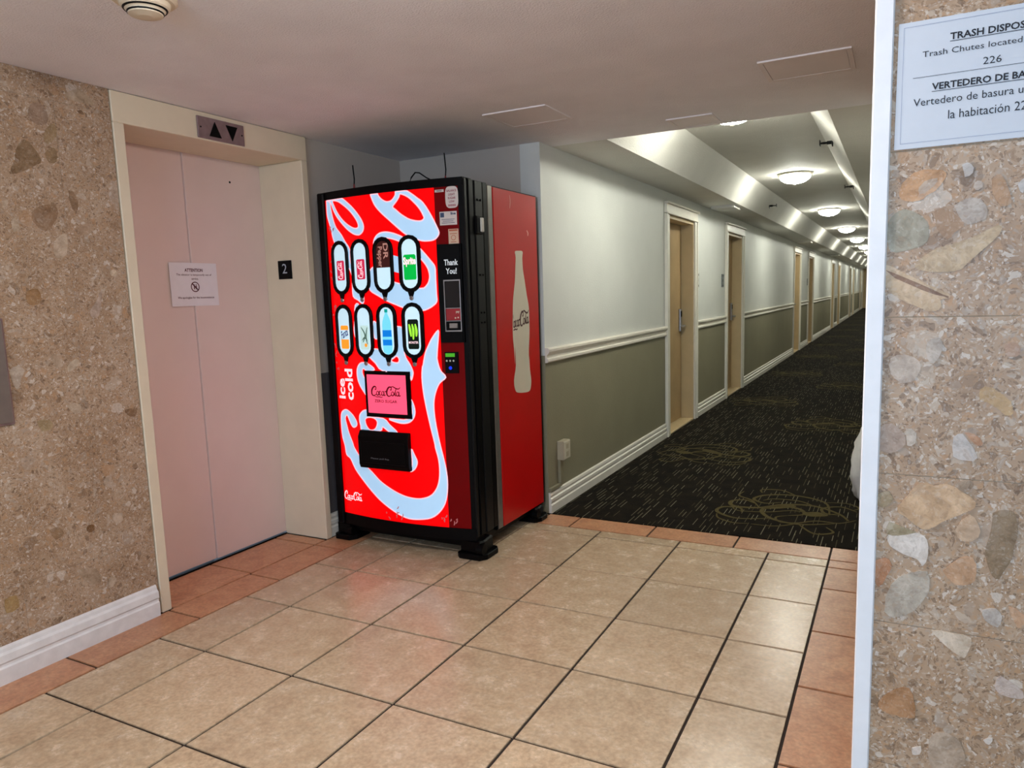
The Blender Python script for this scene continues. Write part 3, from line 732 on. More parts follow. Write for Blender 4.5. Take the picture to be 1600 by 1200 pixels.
# lobby walls behind the camera
bm = B()
WX0, WX1, WZ0, WZ1 = -1.2, 1.9, 0.45, 2.1
box(bm, XL - 0.3, WX0, YB - 0.12, YB, 0, ZC); box(bm, WX1, XE, YB - 0.12, YB, 0, ZC)
box(bm, WX0, WX1, YB - 0.12, YB, 0, WZ0); box(bm, WX0, WX1, YB - 0.12, YB, WZ1, ZC)
props(build('wall_back', bm, WALL_UP), 'cream lobby wall with the window behind the viewer', 'wall', kind='structure')
win = props(empty('window_1', (0.35, YB, WZ0)), 'white framed lobby window behind the viewer', 'window', kind='structure')  # out of view, assumed as the source of the bluish light
bm = B()
for a, b, c, d in ((WX0, WX1, WZ0, WZ0 + 0.05), (WX0, WX1, WZ1 - 0.05, WZ1), (WX0, WX0 + 0.05, WZ0, WZ1), (WX1 - 0.05, WX1, WZ0, WZ1), (0.325, 0.375, WZ0, WZ1)):
    box(bm, a, b, YB - 0.09, YB - 0.03, c, d)
build('window_frame', bm, WHITE, win)
props(build('wall_lobby_end', box(B(), XE, XE + 0.12, YB - 0.1, YS + 0.16, 0, ZC), WALL_UP), 'cream end wall of the lobby', 'wall', kind='structure')

# ------------------------------------------------------------------ niche walls around the vending machine
bm = B(); box(bm, XL - 0.3, XL - 0.02, 3.115, YN + 0.12, 0, 0.95, mi=1); box(bm, XL - 0.3, XL - 0.02, 3.115, YN + 0.12, 0.95, ZC, mi=0)
props(build('wall_niche_left', bm, [NOOK, NOOK_LO]), 'grey side wall of the niche beside the elevator', 'wall', kind='structure')
bm = B(); box(bm, XL - 0.02, XH - 0.13, YN, YN + 0.12, 0, 0.95, mi=1); box(bm, XL - 0.02, XH - 0.13, YN, YN + 0.12, 0.95, ZC, mi=0)
props(build('wall_niche_back', bm, [NOOK, NOOK_LO]), 'grey back wall of the niche behind the vending machine', 'wall', kind='structure')

# ------------------------------------------------------------------ hall left wall with door openings
DW, DH = 0.94, 2.035
door_y = sorted([6.655 + 9.05 * i for i in range(5)] + [9.25 + 9.05 * i for i in range(5)])
door_y = [y for y in door_y if y + DW < YE - 0.3]
bm = B()
segs = []; y = YN
for d in door_y:
    segs.append((y, d)); y = d + DW
segs.append((y, YE))
for a, b in segs:
    box(bm, XH - 0.13, XH, a, b, 0, 0.985, mi=1); box(bm, XH - 0.13, XH, a, b, 0.985, ZC + 0.01, mi=0)
for d in door_y:
    box(bm, XH - 0.13, XH, d, d + DW, DH, ZC + 0.01, mi=0)
props(build('wall_corridor_left', bm, [WALL_UP, WALL_LO]), 'long left hall wall, cream above and olive grey below the rail', 'wall', kind='structure')
props(build('wall_corridor_end', box(B(), XH - 0.2, XR + 0.2, YE, YE + 0.1, 0, 2.6), TAN), 'tan end wall closing the far end of the hall', 'wall', kind='structure')

# chair rail and baseboards
RAIL = [(0, .94), (.012, .94), (.02, .948), (.02, .962), (.011, .968), (.011, .985), (.022, .995), (.03, 1.008), (.03, 1.022), (.018, 1.03), (0, 1.03)]
BASE = [(0, 0), (.02, 0), (.02, .052), (.014, .058), (.014, .068), (.019, .074), (.019, .092), (.011, .098), (.011, .108), (.015, .113), (.012, .128), (.004, .132), (0, .132)]
rail = props(empty('trim_rail', (XH, YN, 0)), 'white moulded chair rail along the left hall wall', 'trim', kind='structure')
skirt = props(empty('baseboard_corridor', (XH, YN, 0)), 'white stepped baseboard along the left hall wall', 'baseboard', kind='structure')
CAS = 0.10
for i, (a, b) in enumerate(segs):
    a2 = a + (CAS if i else 0.0); b2 = b - (CAS if i < len(segs) - 1 else 0)
    build('rail_length', prism(B(), [(XH + p, z) for p, z in RAIL], 'y', a2, b2), WHITE, rail)
    build('baseboard_length', prism(B(), [(XH + p, z) for p, z in BASE], 'y', a2, b2), WHITE, skirt)
rail_r = props(build('trim_rail_right', prism(B(), [(XR - p, z) for p, z in RAIL], 'y', YN, YE), WHITE), 'white chair rail on the right hall wall', 'trim', kind='structure')
props(build('baseboard_corridor_right', prism(B(), [(XR - p, z) for p, z in BASE], 'y', YN, YE), WHITE), 'white baseboard on the right hall wall', 'baseboard', kind='structure')
BASEL = [(0, 0), (.018, 0), (.02, .06), (.014, .066), (.014, .074), (.02, .082), (.018, .108), (.01, .116), (.008, .128), (.003, .136), (0, .136)]
props(build('baseboard_left', prism(B(), [(XL + p, z * 1.02) for p, z in BASEL], 'y', YB, 1.985), mat('scuffed_white_paint', (226, 224, 222), 0.45, noise=0.07, nscale=22)),
      'white moulded baseboard under the left stone wall', 'baseboard', kind='structure')
props(build('baseboard_niche', prism(B(), [(XL - 0.02 + p, z) for p, z in BASE], 'y', 3.118, YN), WHITE), 'short white baseboard inside the niche left of the vending machine', 'baseboard', kind='structure')

# ------------------------------------------------------------------ elevator
elev = props(empty('door_1', (XL, 2.56, 0)), 'pink beige two-panel elevator door in a cream steel frame', 'elevator', kind='structure')
HZ = 2.105
build('frame_jamb', box(B(), XL - 0.31, XL + 0.006, 2.003, 2.052, 0, HZ, 0.003), CREAM, elev)
build('frame_jamb', box(B(), XL - 0.31, XL + 0.006, 3.068, 3.112, 0, HZ, 0.003), CREAM, elev)
build('frame_header', box(B(), XL - 0.31, XL + 0.006, 2.003, 3.112, HZ, ZC - 0.002, 0.003), CREAM, elev)
build('door_panel', box(B(), XL - 0.345, XL - 0.318, 2.0, 2.574, 0.012, HZ + 0.05, 0.002), PINK, elev)
build('door_panel', box(B(), XL - 0.335, XL - 0.31, 2.577, 3.075, 0.012, HZ + 0.05, 0.002), PINK, elev)
lathe_bm = lathe(B(), [(0.006, -0.0015), (0.006, 0.0008)], (XL - 0.31, 2.86, 1.995), 'x', 12)
build('key_hole', lathe_bm, BLACK, elev)
build('sill', box(B(), XL - 0.36, XL - 0.302, 2.0, 3.09, -0.02, 0.006), BLACKM, elev)

# ------------------------------------------------------------------ apartment doors
def make_door():
    r = empty('door_2', (0, 0, 0))
    for y0, y1 in ((-CAS, 0.0), (DW, DW + CAS)):
        bm = B(); box(bm, 0, 0.022, y0, y1, 0, DH + 0.0, 0.003)
        box(bm, 0.02, 0.03, y0 + (0.0 if y0 < 0 else 0.07), y1 - (0.07 if y0 < 0 else 0.0), 0, DH, 0.003)
        build('casing_leg', bm, WHITE, r)
    bm = B(); box(bm, 0, 0.026, -CAS, DW + CAS, DH, DH + 0.088, 0.003); box(bm, 0, 0.046, -CAS - 0.012, DW + CAS + 0.012, DH + 0.088, DH + 0.108, 0.004)
    box(bm, 0, 0.034, -CAS, DW + CAS, DH, DH + 0.014, 0.003)
    build('casing_head', bm, WHITE, r)
    build('jamb', box(B(), -0.15, 0.004, -0.012, 0.022, 0, DH), TAN, r)
    build('jamb', box(B(), -0.15, 0.004, DW - 0.022, DW + 0.012, 0, DH), TAN, r)
    build('jamb_head', box(B(), -0.15, 0.004, 0.022, DW - 0.022, DH - 0.03, DH + 0.005), TAN, r)
    build('threshold', box(B(), -0.13, 0.01, 0.022, DW - 0.022, 0.0, 0.018, 0.003), TAN, r)
    lf = build('door_leaf', box(B(), -0.16, -0.118, 0.026, DW - 0.03, 0.022, DH - 0.034, 0.002), LEAF, r)
    build('door_gap', box(B(), -0.155, -0.13, DW - 0.034, DW - 0.02, 0.02, DH - 0.03), BLACK, r)
    lathe_ = lathe(B(), [(0.008, -0.12), (0.008, -0.115)], (0, 0.3, 1.5), 'x', 10)
    build('peephole', lathe_, BLACKM, r)
    lk = build('lock_plate', box(B(), -0.119, -0.1, DW - 0.125, DW - 0.06, 0.93, 1.16, 0.006, seg=2), STEEL, r)
    bm = B(); lathe(bm, [(0.012, -0.1), (0.012, -0.06)], (0, DW - 0.092, 0.985), 'x', 12)
    box(bm, -0.068, -0.052, DW - 0.2, DW - 0.08, 0.975, 0.996, 0.005)
    hd = build('lever_handle', bm, STEEL, lk)
    rd = build('card_reader', box(B(), -0.101, -0.095, DW - 0.11, DW - 0.075, 1.08, 1.14, 0.003), BLACK, lk)
    return r

def copy_tree(o, parent=None):
    c = o.copy(); COL.objects.link(c); c.parent = parent
    for ch in o.children:
        copy_tree(ch, c)
    return c
door0 = make_door()
lab = ['tan hall door nearest the vending machine in white casing', 'second tan hall door from the vending machine', 'third tan hall door from the vending machine',
       'fourth tan hall door from the vending machine', 'fifth tan hall door along the left wall', 'sixth tan hall door along the left wall',
       'seventh tan hall door along the left wall', 'eighth tan hall door along the left wall', 'ninth tan hall door, far down the hall', 'last tan hall door at the far end']
for i, y in enumerate(door_y):
    d = door0 if i == 0 else copy_tree(door0)
    d.name = 'door_%d' % (i + 2)
    d.location = (XH, y, 0)
    props(d, lab[i], 'door', 'tan doors along the hall', 'structure')
props(build('door_12', box(B(), -1.45, -0.5, YE - 0.05, YE, 0, 2.05), mat('brown_end_door', (120, 78, 52), 0.5, noise=0.1, nscale=3)), 'brown door closing the far end of the hall', 'door', kind='structure')

# ceiling access panels
def hatch(x0, x1, y0, y1, label, m, proud=0.006):
    r = empty('access_panel', ((x0 + x1) / 2, (y0 + y1) / 2, ZC), label, 'access panel', 'ceiling access panels')
    bm = B()
    for a, b, c, d in ((x0, x1, y0, y0 + 0.018), (x0, x1, y1 - 0.018, y1), (x0, x0 + 0.018, y0 + 0.018, y1 - 0.018), (x1 - 0.018, x1, y0 + 0.018, y1 - 0.018)):
        box(bm, a, b, c, d, ZC - proud, ZC)
    build('panel_frame', bm, m, r)
    build('panel_cover', box(B(), x0 + 0.0195, x1 - 0.0195, y0 + 0.0195, y1 - 0.0195, ZC - proud + 0.001, ZC), m, r)
CEILP = mat('ceiling_panel_paint', (230, 224, 224), 0.6, noise=0.03, nscale=6)
hatch(-1.84, -1.5, 3.24, 3.56, 'square access panel in the ceiling in front of the vending machine', CEILP)
hatch(-0.53, -0.19, 3.14, 3.45, 'square access panel in the ceiling beside the white corner strip', CEILP)
hatch(-1.11, -0.87, 3.88, 4.12, 'narrow access panel in the ceiling just before the hall tray', CEILP)
hatch(-1.82, -1.58, 8.08, 8.42, 'access panel in the hall soffit above the first two doors', SOFFIT, 0.03)
hatch(-1.82, -1.58, 15.6, 15.95, 'access panel in the hall soffit above the third door', SOFFIT, 0.03)
hatch(-1.82, -1.58, 23.1, 23.45, 'access panel in the hall soffit far beyond the fourth door', SOFFIT, 0.03)
# ------------------------------------------------------------------ vending machine
VX0, VX1, VZ0, VZ1 = -2.80, -1.895, 0.15, 1.925
VXC, VHW, VY0, VBU = -2.3475, 0.4525, 3.075, 0.05
NST = 30
ST = [VX0 + (VX1 - VX0) * i / NST for i in range(NST + 1)]
def ycurve(x):
    return VY0 + VBU * ((x - VXC) / VHW) ** 2
def ylin(x):
    t = (x - VX0) / (VX1 - VX0) * NST
    i = int(min(max(math.floor(t), 0), NST - 1)); u = t - i
    return ycurve(ST[i]) * (1 - u) + ycurve(ST[i + 1]) * u
vm = empty('vending_machine', (-2.35, 3.5, 0), 'red lit drinks vending machine with white script and eight selection windows', 'vending machine')

def decal(name, VF, d, material, parent=vm):
    """Flat print laid onto the bowed door front, d metres proud of it."""
    bm = flat(VF, lambda x, z: (x, 0, z))
    xs = [v.co.x for v in bm.verts]
    for s in ST:
        if min(xs) < s < max(xs):
            bmesh.ops.bisect_plane(bm, geom=bm.verts[:] + bm.edges[:] + bm.faces[:], plane_co=(s, 0, 0), plane_no=(1, 0, 0), dist=1e-6)
    for v in bm.verts:
        v.co.y = ylin(v.co.x) - d
    return build(name, bm, material, parent)

def slab(name, pts, d0, d1, material, parent=vm, bevel=0.0):
    """Raised plate on the bowed front: outline (x,z) from depth d0 to d1."""
    bm = B(); n = len(pts)
    A = [bm.verts.new((x, ylin(x) - d0, z)) for x, z in pts]; D = [bm.verts.new((x, ylin(x) - d1, z)) for x, z in pts]
    ff = bm.faces.new(D)
    bm.faces.new(A[::-1])
    for i in range(n):
        bm.faces.new((A[i], A[(i + 1) % n], D[(i + 1) % n], D[i]))
    if bevel:
        bmesh.ops.bevel(bm, geom=list(ff.edges), offset=bevel, segments=2, affect='EDGES')
    return build(name, bm, material, parent)

def lit(name, rgb, k=1.0, rough=0.3):
    return mat(name, rgb, rough, noise=0.03, nscale=10, emit=PANEL_GLOW * k, emit_rgb=rgb, spec=0.15)
LRED = lit('lit_red_print', (232, 0, 4), 1.0)
LWHITE = lit('lit_ice_white_print', (160, 194, 222), 1.0)
LCAN = lit('lit_window_white', (188, 218, 230), 1.0)
LEDGE = lit('lit_pale_pink_outline', (248, 190, 200), 1.0)

# door shell, cabinet, plinth
outline = [(x, ycurve(x)) for x in ST] + [(VX1, 3.35), (VX0, 3.35)]
build('door_shell', prism(B(), outline, 'z', VZ0, VZ1), BLACKM, vm)
build('cabinet', box(B(), VX0 + 0.008, VX1 - 0.006, 3.352, 3.95, 0.085, VZ1 - 0.004, 0.004), BLACKM, vm)
build('plinth', box(B(), VX0 + 0.03, VX1 - 0.03, 3.15, 3.93, 0.05, VZ0 - 0.0, 0.004), BLACK, vm)
# top and bottom black rails standing slightly proud
for z0, z1 in ((1.888, VZ1 + 0.004), (0.1, 0.163)):
    pts = [(x, ycurve(x) - 0.006) for x in ST] + [(VX1, 3.2), (VX0, 3.2)]
    build('door_rail', prism(B(), pts, 'z', z0, z1), BLACK, vm)
build('side_frame', box(B(), VX0 - 0.003, VX0 + 0.042, 3.098, 3.35, 0.1, VZ1 + 0.002, 0.006), BLACK, vm)
PX0, PX1, PX2, PZ0, PZ1 = -2.757, -2.045, -1.922, 0.163, 1.888
lp = decal('lit_panel', rect2d(PX0, PX1, PZ0, PZ1), 0.002, LRED)
decal('unlit_panel', rect2d(PX1, PX2, PZ0, PZ1), 0.002, REDU)
def clampx(pts):
    return [(min(max(x, PX0 + 0.003), PX2 - 0.004), min(max(z, PZ0 + 0.003), PZ1 - 0.002)) for x, z in pts]
for p in SCRIPT.values():
    decal('script_stroke', fill2d(clampx(smooth_loop(p, 3))), 0.003, LWHITE, lp)
for p in HOLES.values():
    decal('script_counter', fill2d(clampx(smooth_loop(p, 3))), 0.004, LRED, lp)
decal('script_bar', merge2d([fill2d(clampx(smooth_loop(p, 3))) for p in BARS.values()]), 0.005, LWHITE, lp)
# pale outline along each stroke of the script
def outline2d(pts, w):
    V, F = [], []
    p = clampx(smooth_loop(pts, 3)); n = len(p)
    for i in range(n):
        a, b = p[i - 1], p[(i + 1) % n]
        dx, dy = b[0] - a[0], b[1] - a[1]; L = math.hypot(dx, dy) or 1
        V += [(p[i][0] - dy / L * w, p[i][1] + dx / L * w), (p[i][0] + dy / L * w, p[i][1] - dx / L * w)]
        j = (i + 1) % n
        F.append((2 * i, 2 * i + 1, 2 * j + 1, 2 * j))
    return V, F
decal('script_outline', merge2d([outline2d(p, 0.0028) for q in (SCRIPT, HOLES) for p in q.values()]), 0.0046, LEDGE, lp)
# pale scratches and scuffs on the lit sheet
random.seed(3)
sc = []
for (x, z, s, n_) in ((-2.73, 1.55, .09, 9), (-2.735, 1.2, .12, 9), (-2.735, 1.02, .05, 6), (-2.38, 0.19, .05, 9), (-2.05, 0.21, .035, 8), (-2.72, 1.75, .06, 5)):
    for _ in range(n_):
        cx_, cz_ = x + random.uniform(-.018, .02) * (1 if x < -2.7 else 3), z + random.uniform(-s, s)
        a = random.uniform(.5, 2.2); L = random.uniform(.008, .03)
        sc.append(ribbon2d([(cx_, cz_), (cx_ + L * .5 * math.cos(a) + .003, cz_ + L * .5 * math.sin(a)), (cx_ + L * math.cos(a), cz_ + L * math.sin(a))], 0.006, 3))
sc = ([(min(max(x, PX0 + .002), PX2 - .004), min(max(z, PZ0 + .002), PZ1)) for x, z in merge2d(sc)[0]], merge2d(sc)[1])
_scf = decal('scuff', sc, 0.0052, mat('scuff_pink', (216, 130, 130), 0.7, noise=0.2, nscale=60), lp)
_scf['kind'] = 'stuff'

# ice cold lettering and small script at the foot of the sheet
WPRINT = lit('lit_white_lettering', (250, 214, 220), 1.0)
def vtext(body, x0, x1, z0, z1, bold=0.03):
    VF = xf2d(text2d(body, 1.0, bold), 1, rot=math.pi / 2)
    return fit2d(VF, x0, x1, z0, z1)
decal('lettering', vtext('ice', -2.741, -2.688, 0.817, 0.93), 0.0035, WPRINT, lp)
decal('lettering', vtext('cold', -2.684, -2.622, 0.812, 0.984), 0.0035, WPRINT, lp)
decal('small_script', fit2d(SCRIPT2D, -2.752, -2.607, 0.237, 0.294), 0.0035, WPRINT, lp)

# eight selection windows
def capsule(cx, cz, hw, hh, n=9):
    pts = []
    for i in range(n):
        t = math.pi * i / (n - 1); pts.append((cx + hw * math.cos(t), cz + hh - hw + hw * math.sin(t)))
    for i in range(n):
        t = math.pi + math.pi * i / (n - 1); pts.append((cx + hw * math.cos(t), cz - hh + hw + hw * math.sin(t)))
    return pts
BTNX = [-2.663, -2.513, -2.3575, -2.1965]
BTNZ = [1.5265, 1.1895]
CANRED = lit('lit_can_crimson', (196, 36, 74), 0.9); CANDK = lit('lit_can_maroon', (58, 26, 24), 0.7); CANGR = lit('lit_can_green', (0, 170, 62), 1.0)
CANOR = lit('lit_can_orange', (244, 150, 40), 1.0); CANBK = lit('lit_can_black', (14, 26, 22), 0.5); CANLIME = lit('lit_can_lime', (150, 230, 60), 1.0)
CANBL = lit('lit_bottle_blue', (10, 116, 206), 1.0); CANAQ = lit('lit_bottle_aqua', (110, 205, 226), 1.0); CANPALE = lit('lit_can_pale', (178, 208, 204), 1.0)
CANNAVY = lit('lit_can_navy', (30, 46, 110), 0.8); CANTXT = lit('lit_print_rose_brown', (176, 128, 116), 0.8); CANTEAL = lit('lit_cap_teal', (0, 150, 140), 0.9)
def can2d(cx, z0, z1, hw):
    e = (z1 - z0) * 0.06
    return fill2d([(cx - hw * .85, z0), (cx + hw * .85, z0), (cx + hw, z0 + e), (cx + hw, z1 - e), (cx + hw * .82, z1), (cx - hw * .82, z1), (cx - hw, z1 - e), (cx - hw, z0 + e)])
for r_i, cz in enumerate(BTNZ):
    for c_i, cx in enumerate(BTNX):
        hw, hh = 0.0645, 0.1435
        bm = B(); loops = []
        for (dw, d) in ((0, 0.0), (0, 0.010), (-0.005, 0.015), (-0.015, 0.015), (-0.0205, 0.010), (-0.0205, 0.004)):
            loops.append([bm.verts.new((x, ylin(x) - d, z)) for x, z in capsule(cx, cz, hw + dw, hh + dw)])
        for A, D in zip(loops, loops[1:]):
            for i in range(len(A)):
                j = (i + 1) % len(A); bm.faces.new((A[i], A[j], D[j], D[i]))
        prism_pts = [(cx - 0.02, cz - hh + 0.008), (cx - 0.006, cz - hh - 0.03), (cx + 0.006, cz - hh - 0.03), (cx + 0.02, cz - hh + 0.008)]
        A = [bm.verts.new((x, ylin(x), z)) for x, z in prism_pts]; D = [bm.verts.new((x, ylin(x) - 0.009, z)) for x, z in prism_pts]
        bm.faces.new(D)
        for i in range(4):
            bm.faces.new((A[i], A[(i + 1) % 4], D[(i + 1) % 4], D[i]))
        win_ = build('selection_window', bm, BLACK, vm)
        decal('lit_insert', fill2d(capsule(cx, cz, hw - 0.0203, hh - 0.0203)), 0.006, LCAN, win_)
        bm = lathe(B(), [(0.012, ylin(cx) + 0.001), (0.012, ylin(cx) - 0.008), (0.009, ylin(cx) - 0.011)], (cx, 0, cz - hh - 0.028), 'y', 14)
        build('lock_button', bm, STEEL, win_)
        z = lambda a: cz + a
        k = r_i * 4 + c_i
        D1, D2, D3 = 0.0066, 0.0072, 0.0078
        if k in (0, 1):
            decal('can_picture', can2d(cx + .002, z(-.066), z(.038), .029), D1, CANRED, win_)
            decal('can_lettering', fit2d(xf2d(SCRIPT2D, 1, rot=math.pi / 2), cx - .02, cx + .02, z(-.06), z(.03)), D2, WPRINT, win_)
        elif k == 2:
            cap = [p for p in capsule(cx, cz, hw - 0.0205, hh - 0.0205) if p[1] > cz] + [(cx - .045, z(-.012)), (cx + .045, z(-.012))]
            decal('can_picture', fill2d(cap), D1, CANDK, win_)
            decal('can_lettering', merge2d([fit2d(xf2d(text2d('Pepper', 1, .02), 1, rot=-math.pi / 2), cx - .038, cx - .002, z(-.01), z(.095)),
                                            fit2d(xf2d(text2d('DR', 1, .02), 1, rot=-math.pi / 2), cx + .004, cx + .034, z(.03), z(.11))]), D2, CANTXT, win_)
        elif k == 3:
            decal('can_picture', can2d(cx, z(-.08), z(.046), .036), D1, CANGR, win_)
            decal('can_lettering', fit2d(text2d('Sprite', 1, .05), cx - .036, cx + .036, z(-.015), z(.034)), D2, WPRINT, win_)
        elif k == 4:
            decal('can_picture', merge2d([can2d(cx + .002, z(-.096), z(.03), .03)]), D1, CANOR, win_)
            decal('can_band', rect2d(cx - .028, cx + .032, z(-.045), z(.006)), D2, LCAN, win_)
            decal('can_lettering', fit2d(xf2d(text2d('Fanta', 1, .02), 1, rot=.2), cx - .026, cx + .03, z(-.046), z(.008)), D3, CANNAVY, win_)
        elif k == 5:
            decal('can_picture', can2d(cx + .002, z(-.098), z(.03), .031), D1, CANPALE, win_)
            decal('can_lettering', merge2d([ribbon2d([(cx - .02, z(.02)), (cx + .005, z(-.02)), (cx - .012, z(-.06))], .008), ribbon2d([(cx + .022, z(.02)), (cx + .012, z(-.03)), (cx + .02, z(-.07))], .008),
                                            ribbon2d([(cx - .018, z(-.05)), (cx + .0, z(-.035)), (cx + .02, z(-.05))], .006)]), D2, mat('can_grey_green', (96, 140, 122), .5, noise=.05), win_)
            decal('can_fruit', circle2d(cx + .008, z(-.075), .01, 12), D2, CANOR, win_)
        elif k == 6:
            bt = smooth_loop([(cx - .008, z(.11)), (cx + .008, z(.11)), (cx + .009, z(.088)), (cx + .026, z(.05)), (cx + .029, z(0)), (cx + .028, z(-.11)), (cx - .028, z(-.11)), (cx - .029, z(0)), (cx - .026, z(.05)), (cx - .009, z(.088))], 2)
            decal('bottle_picture', fill2d(bt), D1, CANAQ, win_)
            decal('bottle_label', merge2d([rect2d(cx - .029, cx + .029, z(-.075), z(-.045)), rect2d(cx - .029, cx + .029, z(-.03), z(.004))]), D2, CANBL, win_)
            decal('bottle_cap', rect2d(cx - .01, cx + .01, z(.096), z(.113)), D2, CANTEAL, win_)
        else:
            decal('can_picture', can2d(cx, z(-.094), z(.058), .032), D1, CANBK, win_)
            decal('can_claw', merge2d([ribbon2d([(cx + o_ - .004, z(.034)), (cx + o_ + .002, z(.0)), (cx + o_ + (.006 if o_ < 0 else 0), z(e))], .014) for o_, e in ((-.018, -.03), (0, -.045), (.018, -.03))]), D2, CANLIME, win_)
            decal('can_lettering', fit2d(text2d('MONSTER', 1, .02), cx - .028, cx + .028, z(-.066), z(-.054)), D2, WPRINT, win_)

# video screen with script
fr = slab('screen_frame', [(-2.527, 0.731), (-2.229, 0.731), (-2.229, 0.979), (-2.527, 0.979)], 0.0, 0.014, BLACK, bevel=0.004)
decal('screen_picture', rect2d(-2.507, -2.251, 0.754, 0.96), 0.0146, lit('lit_pink_screen', (255, 84, 118), 1.0), fr)
decal('screen_script', fit2d(SCRIPT2D, -2.482, -2.285, 0.838, 0.902), 0.0152, lit('screen_dark_script', (92, 14, 30), 0.6), fr)
decal('screen_lettering', fit2d(text2d('ZERO SUGAR', 1, .02), -2.46, -2.31, 0.812, 0.828), 0.0152, MATS['screen_dark_script'], fr)

# delivery bin
bm = B()
bx0, bx1, bz0, bz1 = -2.577, -2.247, 0.452, 0.655
y_b = ycurve(-2.41)
prism(bm, [(y_b + 0.03, bz0), (y_b - 0.022, bz0), (y_b - 0.03, bz0 + 0.02), (y_b - 0.03, bz1 - 0.03), (y_b - 0.012, bz1), (y_b + 0.03, bz1)], 'x', bx0, bx1, bevel=0.003)
bn = build('delivery_bin', bm, BLACK, vm)
build('bin_flap', box(B(), bx0 + 0.02, bx1 - 0.02, y_b - 0.034, y_b - 0.029, bz0 + 0.03, bz1 - 0.055, 0.002), BLACKM, bn)
flat_obj('bin_lettering', fit2d(text2d('Please pull flap', 1, .0), -2.49, -2.37, 0.505, 0.515), lambda x, z: (x, y_b - 0.0346, z), mat('grey_lettering', (120, 120, 124), .6, noise=.05), bn)

# payment column
kp = slab('payment_panel', [(-2.036, 1.128), (-1.912, 1.128), (-1.912, 1.612), (-2.036, 1.612)], 0.0, 0.02, BLACK, bevel=0.006)
def kf(x, z):
    return (x, ylin(x) - 0.0206, z)
def kf2(x, z):
    return (x, ylin(x) - 0.0212, z)
flat_obj('display_lettering', merge2d([fit2d(text2d('Thank', 1, .02), -1.998, -1.926, 1.508, 1.537), fit2d(text2d('You!', 1, .02), -1.99, -1.934, 1.466, 1.495)]), kf, lit('lit_grey_lettering', (190, 196, 200), .8), kp)
bm = B()
for a, b, c, d in ((-2.004, -1.918, 1.432, 1.438), (-2.004, -1.918, 1.183, 1.189), (-2.004, -2.0, 1.189, 1.432), (-1.922, -1.918, 1.189, 1.432), (-2.0, -1.922, 1.297, 1.3), (-2.0, -1.922, 1.234, 1.237)):
    slabv = [(a, c), (b, c), (b, d), (a, d)]
    A = [bm.verts.new((x, ylin(x) - .019, z)) for x, z in slabv]; D = [bm.verts.new((x, ylin(x) - .0235, z)) for x, z in slabv]
    bm.faces.new(D)
    for i in range(4):
        bm.faces.new((A[i], A[(i + 1) % 4], D[(i + 1) % 4], D[i]))
build('reader_frame', bm, STEEL, kp)
flat_obj('reader_window', rect2d(-1.998, -1.924, 1.302, 1.43), kf, mat('navy_glass', (10, 11, 20), .12, noise=.05), kp)
flat_obj('reader_red_sticker', rect2d(-1.998, -1.924, 1.239, 1.296), kf, mat('crimson_sticker', (150, 20, 30), .4, noise=.1, nscale=40), kp)
flat_obj('sticker_lettering', merge2d([fit2d(text2d('pay', 1, .03), -1.946, -1.928, 1.272, 1.284), circle2d(-1.95, 1.25, .004, 10), circle2d(-1.936, 1.252, .004, 10)]), kf2, OFFW, kp)
build('card_slot', box(B(), -1.984, -1.938, ylin(-1.96) - 0.027, ylin(-1.96) - 0.018, 1.2, 1.224, 0.002), mat('slot_grey', (136, 132, 128), .4, noise=.08, nscale=30), kp)
cr = slab('coin_display', [(-2.024, 0.973), (-1.952, 0.973), (-1.952, 1.08), (-2.024, 1.08)], 0.0, 0.01, BLACK, bevel=0.003)
decal('green_readout', rect2d(-2.018, -1.968, 1.056, 1.074), 0.0106, lit('lit_green_readout', (70, 160, 40), .8), cr)
decal('blue_light', circle2d(-1.994, 1.0, .009, 14), 0.0106, lit('lit_blue_led', (20, 50, 230), 1.2), cr)
decal('key_dots', merge2d([circle2d(-2.012 + .018 * i, 1.036, .005, 10) for i in range(3)]), 0.0106, mat('key_grey', (190, 190, 180), .5, noise=.05), cr)

# stickers top right
def sticker(pts, m, lines, m2, name='sticker'):
    s_ = decal(name, fill2d(pts), 0.0034, m)
    if lines:
        decal('sticker_lettering', merge2d(lines), 0.0042, m2, s_)
STK = mat('sticker_paper', (206, 196, 190), .5, noise=.04, nscale=40)
pill = [(-1.986 + (.0) + .033 + .033 * math.copysign(abs(math.cos(t)) ** .55, math.cos(t)), 1.836 + .052 * math.copysign(abs(math.sin(t)) ** .55, math.sin(t))) for t in [2 * math.pi * i / 32 for i in range(32)]]
sticker(pill, STK, [fit2d(text2d(s, 1, .03), -1.953 - w_, -1.953 + w_, zz - .0055, zz + .0055) for s, w_, zz in (('BALANCE', .025, 1.867), ('LIGHT', .017, 1.849), ('SUGAR', .02, 1.832), ('LOW', .014, 1.815), ('0000', .02, 1.797))], mat('sticker_rose_ink', (140, 60, 76), .6, noise=.05))
sticker([(-2.02, 1.704), (-1.931, 1.704), (-1.931, 1.769), (-2.02, 1.769)], STK,
        [rect2d(-2.016, -1.996, 1.742, 1.764)] + [fit2d(text2d('line', 1, .04), -1.962, -1.936, 1.752, 1.765)] + [rect2d(-2.01 + .006 * (i % 2), -1.942 - .007 * (i % 2), 1.73 - .0085 * i, 1.7325 - .0085 * i) for i in range(3)], mat('sticker_blue_ink', (46, 66, 98), .6, noise=.05))
